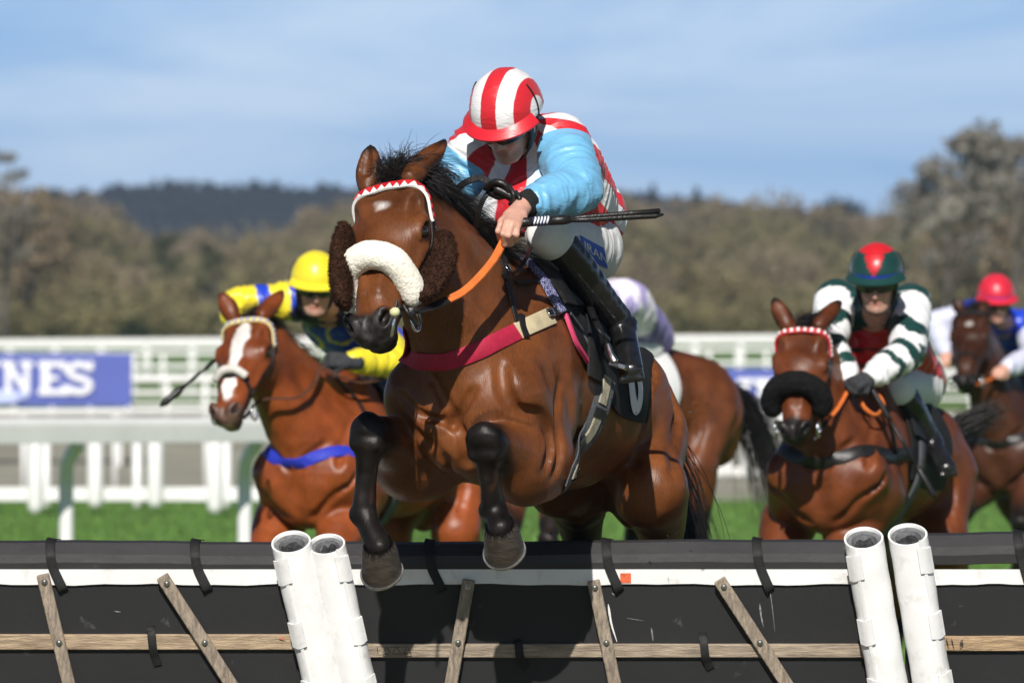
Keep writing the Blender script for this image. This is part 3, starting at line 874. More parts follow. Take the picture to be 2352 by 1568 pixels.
def strap(v, guide, width, thick, name, material, parent, off=.002, n=8, smooth=True, proj=True, mb=None, it=3):
    pts = spline(guide, n)
    if proj: pts = v.project(pts, off)
    # even out small jumps
    for _ in range(it): pts[1:-1] = (pts[:-2] + 2 * pts[1:-1] + pts[2:]) / 4
    N = v.grad(pts)
    for _ in range(it): N[1:-1] = (N[:-2] + 2 * N[1:-1] + N[2:]) / 4
    m = mb or MB(); m.ribbon(pts, N, width, thick)
    if mb is not None: return None
    return m.build(name, material, parent, 'auto' if smooth else False)

def band(v, guide, width, thick, name, material, parent, off=.006, n=10, mb=None, face=(0, 0, 0)):
    """stiff strap drawn straight between its guide points, lifted clear of the skin"""
    g = np.array(guide, float); g = v.project(g, off); N = v.grad(g)
    p = spline(g, n); N = spline(N, n) + np.asarray(face)[None]; N /= np.linalg.norm(N, axis=1, keepdims=True)
    d = v.sample(p); p = p + N * np.maximum(off - d, 0).max() * .5
    m = mb or MB(); m.ribbon(p, N, width, thick)
    return m.build(name, material, parent, 'auto') if mb is None else None

def cloth(v, G, thick, name, material, parent, off=.004, nu=10, nv=10, proj=True, wrinkle=0.0, seed=0):
    """patch lying on the skin: G rows of guide points"""
    G = np.asarray(G, float)
    rows = np.array([spline(g, nv) for g in G])
    full = np.array([spline(rows[:, j], nu) for j in range(rows.shape[1])]).transpose(1, 0, 2)
    S = full.shape; p = full.reshape(-1, 3)
    if proj: p = v.project(p, off, 18)
    N = v.grad(p)
    if wrinkle: p = p + N * (wrinkle * fbm(p, 14, 2, seed))[:, None]
    m = MB(); m.sheet(p.reshape(S), N.reshape(S), thick)
    return m.build(name, material, parent, 'auto')
# ------------------------------------------------------------------ the leading horse, in mid-leap over the hurdle
def star(X, Y, Z, n, n2):
    d = np.sqrt(((X - .118) / 1.25) ** 2 + (Y + .004) ** 2)
    return (1 - smooth01(d + .012 * n2 + .008 * n, -.004, .021)) * .8 * (Z > -.06), (.75, .70, .66)

hero_sp = dict(O=P(1220, 925, 22.2), yaw=21, pitch=11, voxel=VOX_HERO, bulk=True, hw=1.22,
    poll=P(896, 410, 21.42), muzzle=P(826, 735, 20.98), face=(-.44, -.72, .66),
    ears=[P(851, 331, 21.50), P(1026, 318, 21.58)], ear_open=(-.45, -.85, .2), neck_bend=.03,
    coat=(.145, .046, .0130), belly=(.135, .046, .016), dark=(.007, .006, .0055),
    marks=[star], starts={'hr': -.15, 'hl': .42},  # right hind black well above its points: the body's shade painted in
    crease_y=21.3, creases=[([(1036, 966), (1060, 997), (1066, 1040), (1076, 1066)], .010, .025), ([(921, 906), (956, 946), (1036, 970)], .007, .022), ([(985, 850), (1031, 936), (1041, 976)], .007, .025), ([(1087, 896), (1062, 936), (1041, 976)], .007, .022),
        ([(920, 975), (966, 1003), (1021, 1053), (1085, 1128)], .010, .022), ([(1152, 840), (1157, 896), (1177, 931)], .005, .04), ([(1185, 938), (1242, 956), (1263, 997), (1252, 1077)], .007, .032), ([(1288, 880), (1280, 946), (1288, 1011), (1273, 1092)], .007, .03),
        ([(1499, 830), (1494, 906), (1456, 1062)], .008, .03), ([(1540, 880), (1556, 980), (1546, 1080)], .008, .04)],
    elbow=dict(fr=P(975, 1065, 21.92), fl=P(1235, 1070, 21.74), hl=P(1502, 1112, 22.55), hr=P(1315, 1080, 22.85)),
    legs=dict(
        fr=[P(849, 990, 21.48), P(835, 1180, 21.50), P(871, 1256, 21.43), P(884, 1302, 21.49)],
        fl=[P(1115, 1010, 21.36), P(1133, 1168, 21.45), P(1150, 1212, 21.40), P(1165, 1254, 21.46)],
        hl=[P(1530, 1300, 23.05), P(1490, 1500, 22.95), P(1480, 1590, 22.9), P(1470, 1660, 22.85)],
        hr=[P(1345, 1290, 23.2), P(1318, 1490, 23.1), P(1310, 1570, 23.05), P(1300, 1640, 23.0)]))
hero = horse_body(hero_sp)
hero_root = thing('racehorse', 'bay racehorse leaping the hurdle, cream sheepskin noseband and brown woolly cheekpieces', 'horse', (hero.O[0], hero.O[1], 0), 'racehorses in the race')
horse_skin(hero, hero_root)
for k in ('fr', 'fl', 'hl', 'hr'): hoof(hero, k, hero_root)
for k in ('fr', 'fl'): fringe(hero, k, hero_root)
eyes(hero, hero_root)
mane(hero, hero_root, 4200, .19, .62, lift=.75)
forelock(hero, hero_root)
# ------------------------------------------------------------------ riders
def mat_skin():
    m = mat('weathered_skin', (.62, .34, .25), .5, .45, var=.12, vscale=30, bump=.12, bscale=180, attr='col')
    b = m.node_tree.nodes['Principled BSDF']
    b.inputs['Subsurface Weight'].default_value = .12; b.inputs['Subsurface Radius'].default_value = (.012, .005, .003)
    b.inputs['Subsurface Scale'].default_value = 1.0
    return m
M['skin'] = mat_skin()
def silk_mat(name, rough=.36, var=.05):
    m = mat(name, (1, 1, 1), rough, .5, attr='col', var=var, vscale=14, bump=.10, bscale=24, sheen=.15, stretch=(1, 1, 2.2))
    return m
M['silk'] = silk_mat('satin_silks')
M['breeches'] = mat('white_breeches_cloth', (.80, .79, .77), .62, .4, var=.05, vscale=12, bump=.22, bscale=40, dirt=(.45, .40, .34), dirt_amt=.25, dirt_scale=9)
M['boot'] = mat('black_boot_leather', (.011, .011, .012), .24, .55, var=.4, vscale=14, bump=.22, bscale=26, coat=.25, dirt=(.05, .045, .04), dirt_amt=.35, dirt_scale=22)
M['cuff'] = mat('black_knit_cuff', (.012, .012, .012), .85, .3, var=.2, vscale=80, bump=.4, bscale=300)
M['goggle'] = mat('smoked_goggle_lens', (.010, .011, .010), .08, .6, coat=1.0)
M['strap_black'] = mat('black_nylon', (.010, .010, .010), .6, .4, var=.2, vscale=80, bump=.3, bscale=300)
M['glove'] = mat('dark_knit_glove', (.035, .037, .042), .8, .3, var=.3, vscale=60, bump=.4, bscale=200)

def striped(name, a, b, extra=None, freq=1.0, rough=.38):
    """two satin colours by the attribute 'st' (one stripe per unit); 'arm' > 0 switches to the sleeve colour"""
    m, nt, bs = new_mat(name); N, Lk = nt.nodes, nt.links
    bs.inputs['Roughness'].default_value = rough; bs.inputs['Sheen Weight'].default_value = .12
    at = N.new('ShaderNodeAttribute'); at.attribute_name = 'st'
    tc = N.new('ShaderNodeTexCoord'); nz = N.new('ShaderNodeTexNoise'); nz.inputs['Scale'].default_value = 22; nz.inputs['Detail'].default_value = 2
    Lk.new(tc.outputs['Object'], nz.inputs['Vector'])
    w = N.new('ShaderNodeMath'); w.operation = 'MULTIPLY_ADD'; w.inputs[1].default_value = .10
    Lk.new(nz.outputs['Fac'], w.inputs[0]); Lk.new(at.outputs['Fac'], w.inputs[2])
    pp = N.new('ShaderNodeMath'); pp.operation = 'PINGPONG'; pp.inputs[1].default_value = 1.0
    Lk.new(w.outputs[0], pp.inputs[0])
    mr = N.new('ShaderNodeMapRange'); mr.inputs['From Min'].default_value = .47; mr.inputs['From Max'].default_value = .53
    Lk.new(pp.outputs[0], mr.inputs['Value'])
    mx = N.new('ShaderNodeMixRGB'); mx.inputs['Color1'].default_value = (*a, 1); mx.inputs['Color2'].default_value = (*b, 1)
    Lk.new(mr.outputs[0], mx.inputs['Fac']); cur = mx.outputs[0]
    if extra is not None:
        ar = N.new('ShaderNodeAttribute'); ar.attribute_name = 'arm'
        g = N.new('ShaderNodeMapRange'); g.inputs['From Min'].default_value = -.0015; g.inputs['From Max'].default_value = .0015
        Lk.new(ar.outputs['Fac'], g.inputs['Value'])
        m2 = N.new('ShaderNodeMixRGB'); m2.inputs['Color2'].default_value = (*extra, 1)
        Lk.new(g.outputs[0], m2.inputs['Fac']); Lk.new(cur, m2.inputs['Color1']); cur = m2.outputs[0]
    Lk.new(cur, bs.inputs['Base Color'])
    mp = N.new('ShaderNodeMapping'); mp.inputs['Scale'].default_value = (1, 1, 2.5); Lk.new(tc.outputs['Object'], mp.inputs['Vector'])
    n2 = N.new('ShaderNodeTexNoise'); n2.inputs['Scale'].default_value = 26; n2.inputs['Detail'].default_value = 3; n2.inputs['Distortion'].default_value = .8
    Lk.new(mp.outputs[0], n2.inputs['Vector'])
    bp = N.new('ShaderNodeBump'); bp.inputs['Strength'].default_value = .28; bp.inputs['Distance'].default_value = .012
    Lk.new(n2.outputs['Fac'], bp.inputs['Height']); Lk.new(bp.outputs[0], bs.inputs['Normal'])
    return m

class Rider: pass
def fist(v, wr, d, back, r=1.0):
    """closed hand: palm, four curled fingers of different lengths and a thumb across them"""
    d = unit(d); back = unit(back - d * np.dot(back, d)); sd = np.cross(d, back)
    v.put(prim_box(wr + d * .05, (.048 * r, .021 * r, .040 * r), d, back, .018), .012)
    for i, (o, ln) in enumerate(((-.030, .9), (-.010, 1.05), (.011, 1.0), (.031, .82))):
        k0 = wr + d * .088 + sd * o + back * .006; k1 = k0 + (d * .55 - back * .75) * .036 * ln
        k2 = k1 + (-d * .75 - back * .45) * .026 * ln; k3 = k2 + (-d * .9 + back * .3) * .016
        for a, b in ((k0, k1), (k1, k2), (k2, k3)): v.put(prim_limb(a, b, .0098 * r, .0088 * r), .003)
    t0 = wr + d * .035 - sd * .035 - back * .005; t1 = t0 + (d * .6 - sd * .35 - back * .5) * .038; t2 = t1 + (d * .5 + sd * .7 - back * .4) * .03
    v.put(prim_limb(t0, t1, .013, .011), .008); v.put(prim_limb(t1, t2, .011, .009), .004)

def rider_head(v, c, f, u, neck):
    f = unit(f); u = unit(u - f * np.dot(u, f)); l = np.cross(u, f)
    K = lambda a, b, z: c + a * f + b * l + z * u
    v.put(prim_ell(K(-.012, 0, .035), (.098, .076, .098), f, l), .02)
    v.put(prim_ell(K(.025, 0, -.035), (.068, .060, .075), f, l), .03)
    for y in (-1, 1):
        v.put(prim_limb(K(-.01, y * .056, -.045), K(.055, y * .026, -.098), .021, .019), .025)
        v.put(prim_ell(K(.060, y * .038, -.030), (.022, .022, .020), f, l), .02)
        v.cut(prim_ell(K(.090, y * .033, .003), (.018, .019, .013), f, l), .012)
        v.put(prim_ell(K(.070, y * .033, .002), (.014, .014, .012), f, l), .004)
        v.put(prim_limb(K(.078, y * .020, .012), K(.074, y * .048, .0), .005, .004), .006)
        v.put(prim_ell(K(-.012, y * .078, -.02), (.022, .010, .034), unit(f + .4 * l * y), l), .008)
        v.put(prim_ell(K(.088, y * .013, -.040), (.012, .010, .009), f, l), .006)
        v.cut(prim_ell(K(.093, y * .0075, -.048), (.007, .0045, .005), f, l), .003)
    v.put(prim_limb(K(.082, 0, .015), K(.106, 0, -.034), .009, .0125), .012)
    v.put(prim_limb(K(.082, -.018, .022), K(.082, .018, .022), .012, .012), .015)
    v.put(prim_ell(K(.068, 0, -.100), (.024, .026, .020), f, l), .018)
    v.put(prim_limb(K(.082, -.020, -.064), K(.082, .020, -.064), .0075, .0075), .008)
    v.put(prim_limb(K(.080, -.016, -.078), K(.080, .016, -.078), .008, .008), .006)
    v.cut(prim_limb(K(.094, -.022, -.071), K(.094, .022, -.071), .0032, .0032), .004)
    v.put(prim_limb(K(-.03, 0, -.06), neck, .055, .060), .03)
    return K, f, l, u

def folds(V, segs, amp, seed, freq=26.):
    """cloth gathers across the limbs: offset along the skin normal"""
    best = np.full(len(V), 9.0); off = np.zeros(len(V))
    for i, (a, b) in enumerate(segs):
        t, d = seg_t(V, a, b); ax = unit(b - a); s = (V - a) @ ax
        p = np.stack([s * freq, ((V - a) @ unit(np.cross(ax, (0.3, 1, .2)))) * 9, ((V - a) @ unit(np.cross(ax, (1, .2, .5)))) * 9], 1)
        n = fbm(p, 1.0, 2, seed + i)
        ridge = 1 - 2.2 * np.abs(n)
        m = d < best; best[m] = d[m]; off[m] = (ridge * amp)[m]
    return off

def rider(sp):
    """sp: label, joints (world points), silks paint, voxel"""
    J = {k: np.asarray(q, float) for k, q in sp['j'].items()}
    vx = sp.get('voxel', .007)
    R = Rider(); R.J = J
    allp = np.array(list(J.values()))
    lo, hi = allp.min(0) - .22, allp.max(0) + .22
    root = thing('person', sp['label'], 'jockey', (J['pelvis'][0], J['pelvis'][1], J['pelvis'][2] - .1), 'jockeys in the race')
    R.root = root
    sides = [k for k in ('l', 'r')]
    # --- body
    v = Vol(lo, hi, sp.get('voxel_body', vx))
    K, f, l, u = rider_head(v, J['head'], sp['f'], sp['u'], J['neck'])
    R.K, R.f, R.l, R.u = K, f, l, u
    wd = unit(J['sh_l'] - J['sh_r'])
    put_chain(v, [J['neck'], J['chest'], J['pelvis']], [(.12, .075), (.15, .10), (.14, .105)], .06, wd, 4, .02)
    for k in sides:
        v.put(prim_limb(J['neck'], J['sh_' + k], .06, .06), .05)
        put_chain(v, [J['sh_' + k], J['el_' + k], J['wr_' + k]], [.055, .042, .029], .03, None, 4, .008)
        if 'hand_' + k in sp: sp['hand_' + k](v, J)
        elif k not in sp.get('gloved', ''): fist(v, J['wr_' + k], J['wr_' + k] - J['el_' + k] + V3(0, 0, -.05), V3(0, -.7, .7))
        if 'kn_' + k in J:
            put_chain(v, [J['hip_' + k], J['kn_' + k]], [.085, .055], .05, None, 4, .01)
            put_chain(v, [J['kn_' + k], lerp(J['kn_' + k], J['an_' + k], .35), J['an_' + k]], [.052, .052, .036], .02, None, 3, .01)
            dn_ = unit(np.asarray(sp.get('sole_' + k, (0, 0, -1)), float)); v.put(prim_limb(J['an_' + k] + dn_ * .02, J['toe_' + k] + dn_ * .028, .026, .020), .02)
    V, Q = v.mesh()
    R.vol = v
    q = V - J['head']; hx, hy, hz = q @ f, q @ l, q @ u
    C = np.tile(np.array((.60, .33, .245)), (len(V), 1)); nz = fbm(V, 30, 2, 7)
    onh = (np.abs(hx) < .16) & (np.abs(hy) < .13) & (hz > -.17) & (hz < .2)
    lip = onh * np.exp(-((hy / .024) ** 4)) * np.exp(-(((hz + .071) / .013) ** 4)) * (hx > .06)
    C = lerp(C, (.40, .13, .11), np.clip(lip, 0, 1)[:, None] * .75)
    ck = onh * np.exp(-(((np.abs(hy) - .04) / .022) ** 2 + ((hz + .035) / .025) ** 2)) * (hx > .02)
    C = lerp(C, (.62, .24, .18), ck[:, None] * .5)
    st_ = onh * smooth01(-hz + .01 * nz, .055, .085) * (hx > 0) * (1 - np.clip(lip, 0, 1))
    C = lerp(C, (.30, .19, .15), st_[:, None] * .35)
    br = onh * np.exp(-(((np.abs(hy) - .034) / .020) ** 4 + ((hz - .026) / .006) ** 2)) * (hx > .05)
    C = lerp(C, (.08, .045, .03), br[:, None] * .8)
    make('body', V, Q, M['skin'], root, {'col': C})
    # --- silks
    v = Vol(lo, hi, vx); R.silk = v
    put_chain(v, [lerp(J['neck'], J['head'], .12), lerp(J['neck'], J['chest'], .22), lerp(J['neck'], J['chest'], .6), J['chest'], lerp(J['chest'], J['pelvis'], .55), J['pelvis']],
              [(.080, .072), (.140, .090), (.185, .118), (.185, .128), (.175, .135), (.172, .130)], .05, wd, 4, .02)
    for c_, r_ in sp.get('slack', []): v.put(prim_ell(c_, r_, wd, (0, 0, 1)), .06)
    for k in sides:
        v.put(prim_limb(lerp(J['neck'], J['sh_' + k], .35), J['sh_' + k], .080, .082), .06)
        end = lerp(J['el_' + k], J['wr_' + k], sp.get('sleeve_end', .93))
        put_chain(v, [J['sh_' + k], lerp(J['sh_' + k], J['el_' + k], .5), J['el_' + k], lerp(J['el_' + k], end, .55), end], [.088, .083, .074, .064, .047], .035, None, 4, .012)
    V, Q = v.mesh(); N = v.grad(V)
    segs = [(J['sh_l'], J['el_l']), (J['el_l'], J['wr_l']), (J['sh_r'], J['el_r']), (J['el_r'], J['wr_r']), (J['neck'], J['pelvis'])]
    V = V + N * folds(V, segs, .0060, 11, sp.get('fold_freq', 30.))[:, None] + N * (.004 * fbm(V, 9, 2, 5))[:, None]
    if 'extra' in sp: pass
    # attributes: distance to the arms against distance to the trunk
    da = np.full(len(V), 9.0); sa = np.zeros(len(V))
    for k in sides:
        t, d = seg_t(V, J['sh_' + k], J['el_' + k]); t2, d2 = seg_t(V, J['el_' + k], J['wr_' + k])
        m = d - .0 < da; da[m] = d[m]; sa[m] = t[m]
        m = d2 < da; da[m] = d2[m]; sa[m] = 1 + t2[m]
    ax = unit(J['pelvis'] - J['neck']); fr = unit(np.cross(ax, wd)); fr = fr if np.dot(fr, f) > 0 else -fr
    q = V - J['neck']; fq = q @ fr; ang = np.arctan2(q @ wd, fq + .07); alo = q @ ax
    td, dd = seg_t(V, lerp(J['neck'], J['chest'], .1), J['pelvis'])
    arm = np.minimum(np.minimum(dd - sp.get('arm_in', .06), .100) - da, (sa - sp.get('sleeve', .18)) * .3)
    lat = q @ wd
    R.silk_attr = dict(ang=ang, alo=alo, sa=sa, arm=arm, V=V)
    at = sp['paint'](V, ang, alo, sa, arm, N)
    make('silks', V, Q, sp.get('silk_mat', M['silk']), root, at)
    # --- breeches, boots
    if 'kn_l' in J or 'kn_r' in J:
        v = Vol(lo, hi, vx)
        v.put(prim_limb(lerp(J['chest'], J['pelvis'], .72), J['pelvis'] + ax * .05, (.110, .085), (.140, .105), wd), .03)
        for k in sides:
            if 'kn_' + k in J:
                put_chain(v, [lerp(J['pelvis'], J['hip_' + k], .8), J['hip_' + k], lerp(J['hip_' + k], J['kn_' + k], .5), J['kn_' + k], lerp(J['kn_' + k], J['an_' + k], .10)], [.115, .112, .092, .074, .060], .05, None, 4, .012)
        V, Q = v.mesh(); N = v.grad(V)
        sg = [(J['hip_' + k], J['kn_' + k]) for k in sides if 'kn_' + k in J]
        V = V + N * folds(V, sg, .0035, 21, 18.)[:, None]
        R.breeches = v
        R.breeches_ob = make('breeches', V, Q, sp.get('breeches_mat', M['breeches']), root)
        for k in sides:
            if 'kn_' + k not in J: continue
            kn, an, toe = J['kn_' + k], J['an_' + k], J['toe_' + k]
            v = Vol(np.minimum(np.minimum(kn, an), toe) - .16, np.maximum(np.maximum(kn, an), toe) + .16, min(vx, .006))
            put_chain(v, [lerp(kn, an, .06), lerp(kn, an, .32), lerp(kn, an, .72), an], [.066, .066, .050, .045], .02, None, 4, .006)
            fd = unit(toe - an); dn = sp.get('sole_' + k); dn = unit(np.asarray(dn if dn is not None else unit(an - kn), float)); dn = unit(dn - fd * np.dot(dn, fd)); sd = np.cross(fd, dn)
            heel = an + dn * .055 - fd * .035
            v.put(prim_limb(an + dn * .015, toe + dn * .030, (.041, .040), (.042, .030), sd), .03)
            v.put(prim_box(lerp(heel, toe + dn * .055, .5) , (np.linalg.norm(toe - an) * .5 + .050, .012, .042), fd, dn, .010), .012)
            v.put(prim_box(heel + dn * .016, (.032, .016, .034), fd, dn, .008), .006)
            V, Q = v.mesh(); N = v.grad(V)
            V = V + N * (folds(V, [(kn, an), (an, toe)], .0022, 33, 30.) * (.06 + .94 * np.exp(-(np.linalg.norm(V - an, axis=1) / .09) ** 2)))[:, None]
            make('boot', V, Q, M['boot'], root)
            R.__dict__['boot_' + k] = v
    # --- helmet: dome, peak, goggles, chin strap
    hc = K(-.010, 0, .050)
    tilt = .30                                            # the rim drops towards the back of the head
    n1, n2 = 56, 26; Vv = []; st = []
    rim_prof = []
    for i in range(n2 + 1):
        ph = (i / n2) * (math.pi * .545)
        for j in range(n1):
            th = 2 * math.pi * j / n1
            a, b, z = math.sin(ph) * math.cos(th), math.sin(ph) * math.sin(th), math.cos(ph)
            rr = (.134 if a > 0 else .142, .117, .128)
            p = hc + f * (a * rr[0]) + l * (b * rr[1]) + u * (z * rr[2] - .020 * max(-a, 0) * (i / n2))
            Vv.append(p); st.append(math.asin(max(-1, min(1, b * .96))) / .46)
    Vv = np.array(Vv); st = np.array(st)
    ang = np.arctan2((Vv - hc) @ l, (Vv - hc) @ f); hgt = (Vv - hc) @ u
    nn = (Vv - hc) / np.linalg.norm(Vv - hc, axis=1, keepdims=True)
    low = smooth01(-hgt, -.09, .02)
    Vv = Vv + nn * (.0016 * np.sin(ang * 3 + hgt * 330 + 3 * vnoise(Vv, 18, 3)) * (.3 + .7 * low) + .002 * fbm(Vv, 16, 2, 8))[:, None]
    F = [(i * n1 + j, i * n1 + (j + 1) % n1, (i + 1) * n1 + (j + 1) % n1, (i + 1) * n1 + j) for i in range(n2) for j in range(n1)]
    F.append(tuple(n2 * n1 + j for j in range(n1)))
    at = sp['cap'](Vv, ang, hgt, st, nn)
    F = [q[::-1] for q in F]
    hel = make('helmet', Vv, F, sp.get('cap_mat', M['silk']), root, at)
    R.helmet_c = hc
    mb = MB()      # elastic edge of the silk cover, over the ears
    for y in (-1, 1):
        mb = MB(); mb.tube(np.array([hc + f * (.004 - .02 * math.cos(t)) + l * y * .1195 * math.sin(t) + u * .1305 * math.cos(t) for t in np.linspace(.85, 1.70, 14)]), .003, 6)
        mb.build('elastic_edge', M['strap_black'], hel, True)
    # peak
    mb = MB(); G = []; Nn = []
    for i in range(6):
        row = []; nr = []
        for j in range(25):
            t = (j / 24 - .5) * 2 * 1.28
            e = i / 5
            ext = .120 + e * .034 * math.cos(t * .62) ** .8
            k0 = .116 / .118
            p = hc + f * math.cos(t) * (ext + .014) + l * math.sin(t) * (ext * .97) - u * (.006 + e * .020 + .010 * math.sin(t) ** 2 * e) + u * (.012 * math.sin(t) ** 2)
            row.append(p); nr.append(unit(u + .25 * f))
        G.append(row); Nn.append(nr)
    mb.sheet(np.array(G), np.array(Nn), .006)
    pk = mb.build('peak', sp.get('peak_mat', M['silk']), root, 'auto')
    if sp.get('peak_col') is not None:
        n = len(pk.data.vertices)
        pk.data.attributes.new('col', 'FLOAT_COLOR', 'POINT').data.foreach_set('color', np.tile([*sp['peak_col'], 1], n).astype(np.float32))
    # goggles
    G = []; Nn = []
    for i in range(7):
        row = []; nr = []
        for j in range(21):
            t = (j / 20 - .5) * 2; e = i / 6 - .5
            notch = .016 * math.exp(-(t / .16) ** 2) * max(-e * 2, 0)
            hgt_ = .060 * (1 - .30 * abs(t) ** 3)
            p = K(.106 - .062 * abs(t) ** 2.2, t * .080, .010 + e * hgt_ + notch)
            row.append(p); nr.append(unit(f + l * t * .9))
        G.append(row); Nn.append(nr)
    mb = MB(); mb.sheet(np.array(G), np.array(Nn), .008)
    g = mb.build('goggles', M['goggle'], root, 'auto')
    mb = MB()
    for y in (-1, 1):
        mb = MB(); mb.tube(spline([K(.045, y * .083, .012), K(.0, y * .092, .02), K(-.06, y * .09, .03)], 5), .012, 6, flat=.3, up=l)
        mb.build('elastic', M['strap_black'], g, True)
    mb = MB()
    for y in (-1, 1):
        mb = MB(); mb.tube(spline([K(.012, y * .088, .02), K(.012, y * .080, -.05), K(.035, y * .050, -.112), K(.045, 0, -.132)], 6), [.022] * 10 + [.012] * 9, 6, flat=.3, up=l)
        mb.tube(spline([K(-.05, y * .086, .01), K(-.015, y * .083, -.045), K(.012, y * .078, -.06)], 5), .015, 6, flat=.35, up=l)
        mb.build('chin_strap', M['strap_black'], root, True)
    return R
# ------------------------------------------------------------------ tack of the leading horse
hv = hero.vol
def HH(x, y, off=0.0, y0=21.35, y1=24.0): return hv.hit(x, y, y0, y1, off)
def hero_strap(px, width, thick, name, material, parent=None, off=.002, n=8, mb=None):
    return strap(hv, [HH(*q) for q in px], width, thick, name, material, parent if parent is not None else hero_root, off, n, mb=mb)

def wool_chain(name, pts, radii, material, parent, amp, scale, vox=.0042, v=None, seed=2, fuzz=0, fuzz_len=.011):
    pts = np.asarray(pts, float); rm = np.max([np.max(r) for r in radii])
    w = Vol(pts.min(0) - rm - .03, pts.max(0) + rm + .03, vox)
    put_chain(w, pts, radii, .02, v, 5, .012)
    V, Q = w.mesh(); N = w.grad(V)
    n = fbm(V, scale, 3, seed); r = 1 - np.abs(vnoise(V, scale * 1.6, seed + 4)) * 2
    V = V + N * (amp * (.6 * n + .5 * r))[:, None]
    ob = make(name, V, Q, material, parent)
    if fuzz:
        rg = np.random.default_rng(seed); i = rg.integers(0, len(V), fuzz)
        strands(V[i] - N[i] * .003, N[i] + rg.normal(size=(fuzz, 3)) * .55, fuzz_len, .2, 2.2, .0011, 'fleece', material, ob, 4, seed)
    return ob

bridle = None
mb = MB()      # headpiece and cheek straps
for y in (-1, 1):
    strap(hv, [hero.H(*q) for q in ((.12, y * .108, -.09), (.22, y * .105, -.115), (.32, y * .082, -.125), (.42, y * .066, -.13), (.49, y * .064, -.125))], .016, .005, 'x', None, None, .003, 6, mb=mb)
for pts in ([hero.H(.02, -.07, -.02), hero.H(-.01, 0, -.015), hero.H(.02, .07, -.02)],
            [hero.H(.02, .085, -.05), hero.H(.14, .10, -.16), hero.H(.19, .06, -.26), hero.H(.20, 0, -.275), hero.H(.19, -.06, -.26), hero.H(.14, -.10, -.16)]):
    strap(hv, pts, .017, .004, 'x', None, None, .003, 6, mb=mb)
bridle = mb.build('bridle', M['leather'], hero_root, 'auto')
# browband: white padding with red points
bp = hv.project(spline([hero.H(*q) for q in ((.120, -.108, -.095), (.082, -.100, -.045), (.058, -.072, -.002), (.050, -.036, .010), (.048, 0, .012), (.050, .036, .010), (.058, .072, -.002), (.082, .100, -.045), (.120, .108, -.095))], 8), .006)
for _ in range(12): bp[1:-1] = (bp[:-2] + 2 * bp[1:-1] + bp[2:]) / 4
bN = hv.grad(bp)
for _ in range(14): bN[1:-1] = (bN[:-2] + 2 * bN[1:-1] + bN[2:]) / 4
bN /= np.linalg.norm(bN, axis=1, keepdims=True)
mb = MB(); mb.ribbon(bp, bN, .024, .009)
brow = mb.build('browband', mat('white_browband', (.78, .76, .74), .5, .4, var=.1, vscale=60), bridle, 'auto')
mb = MB(); B = np.cross(np.gradient(bp, axis=0), bN); B /= np.linalg.norm(B, axis=1, keepdims=True)
if np.mean(B[:, 2]) < 0: B = -B
cum = np.concatenate([[0], np.cumsum(np.linalg.norm(np.diff(bp, axis=0), axis=1))])
def on_band(s): return [np.array([np.interp(s, cum, A[:, k]) for k in range(3)]) for A in (bp, bN, B)]
nt_ = 17
for i in range(nt_):
    s0, s1 = cum[-1] * i / nt_, cum[-1] * (i + 1) / nt_
    a, na, ba = on_band(s0); c, nc, bc = on_band(s1); m_, nm, bm_ = on_band((s0 + s1) / 2)
    o = .0125
    t = [a + ba * .012 + na * o, c + bc * .012 + nc * o, m_ - bm_ * .009 + nm * o]
    tt = t + [p - n_ * .003 for p, n_ in zip(t, (na, nc, nm))]
    mb.add(tt, [(0, 1, 2), (3, 5, 4), (0, 3, 4, 1), (1, 4, 5, 2), (2, 5, 3, 0)])
mb.build('triangle_trim', mat('red_trim', (.55, .012, .02), .45, .4, var=.1, vscale=50), brow)
# sheepskin noseband and wool cheekpieces
npts = [hero.H(.432, -.074, -.120), hero.H(.400, -.076, -.070), hero.H(.372, -.058, .004), hero.H(.360, 0, .034), hero.H(.372, .058, .004), hero.H(.400, .078, -.070), hero.H(.422, .080, -.108)]
wool_chain('noseband', npts, [.030, .038, .040, .041, .041, .039, .032], M['wool_cream'], bridle, .0018, 80, .004, fuzz=9000, fuzz_len=.006)
wool_chain('cheekpiece', [P(1008, 545, 21.34), P(1002, 600, 21.28), P(985, 650, 21.20), P(965, 678, 21.13)], [(.044, .020), (.064, .024), (.062, .024), (.048, .020)], M['wool_brown'], bridle, .0055, 120, .0036, V3(1, -.25, .3), fuzz=7000, fuzz_len=.016)
wool_chain('cheekpiece', [P(794, 530, 21.28), P(786, 580, 21.20), P(782, 640, 21.10), P(788, 692, 21.02)], [(.020, .036), (.026, .046), (.026, .046), (.020, .036)], M['wool_brown'], bridle, .0055, 120, .0036, V3(1, -.25, .3), 7, fuzz=6000, fuzz_len=.016)
# bit: ring, cheek bar and rubber guard
mb = MB(); rc = hero.H(.50, .082, -.135)
aa = np.linspace(0, 2 * math.pi, 25); mb.tube([rc + .034 * (math.cos(t) * hero.ex + math.sin(t) * hero.ez) + hero.ey * .004 for t in aa], .0045, 8, caps=False)
mb.build('bit_ring', M['chrome'], bridle, True)
mb = MB(); mb.tube([P(913, 690, 20.98), P(908, 720, 20.95), P(899, 772, 20.93)], .005, 8)
bit = mb.build('bit', M['chrome'], bridle, True)
mb = MB(); mb.lathe(P(907, 716, 20.935), hero.ey, [(-.016, .004), (-.012, .012), (0, .016), (.012, .012), (.016, .004)], 14)
mb.build('bit_guard', mat('pale_yellow_rubber', (.62, .60, .34), .5), bit, True)
mb = MB()
mb.tube(spline([P(912, 705, 20.98), P(930, 712, 21.02), P(955, 716, 21.08), P(990, 705, 21.2)], 5), .011, 8, flat=.5)
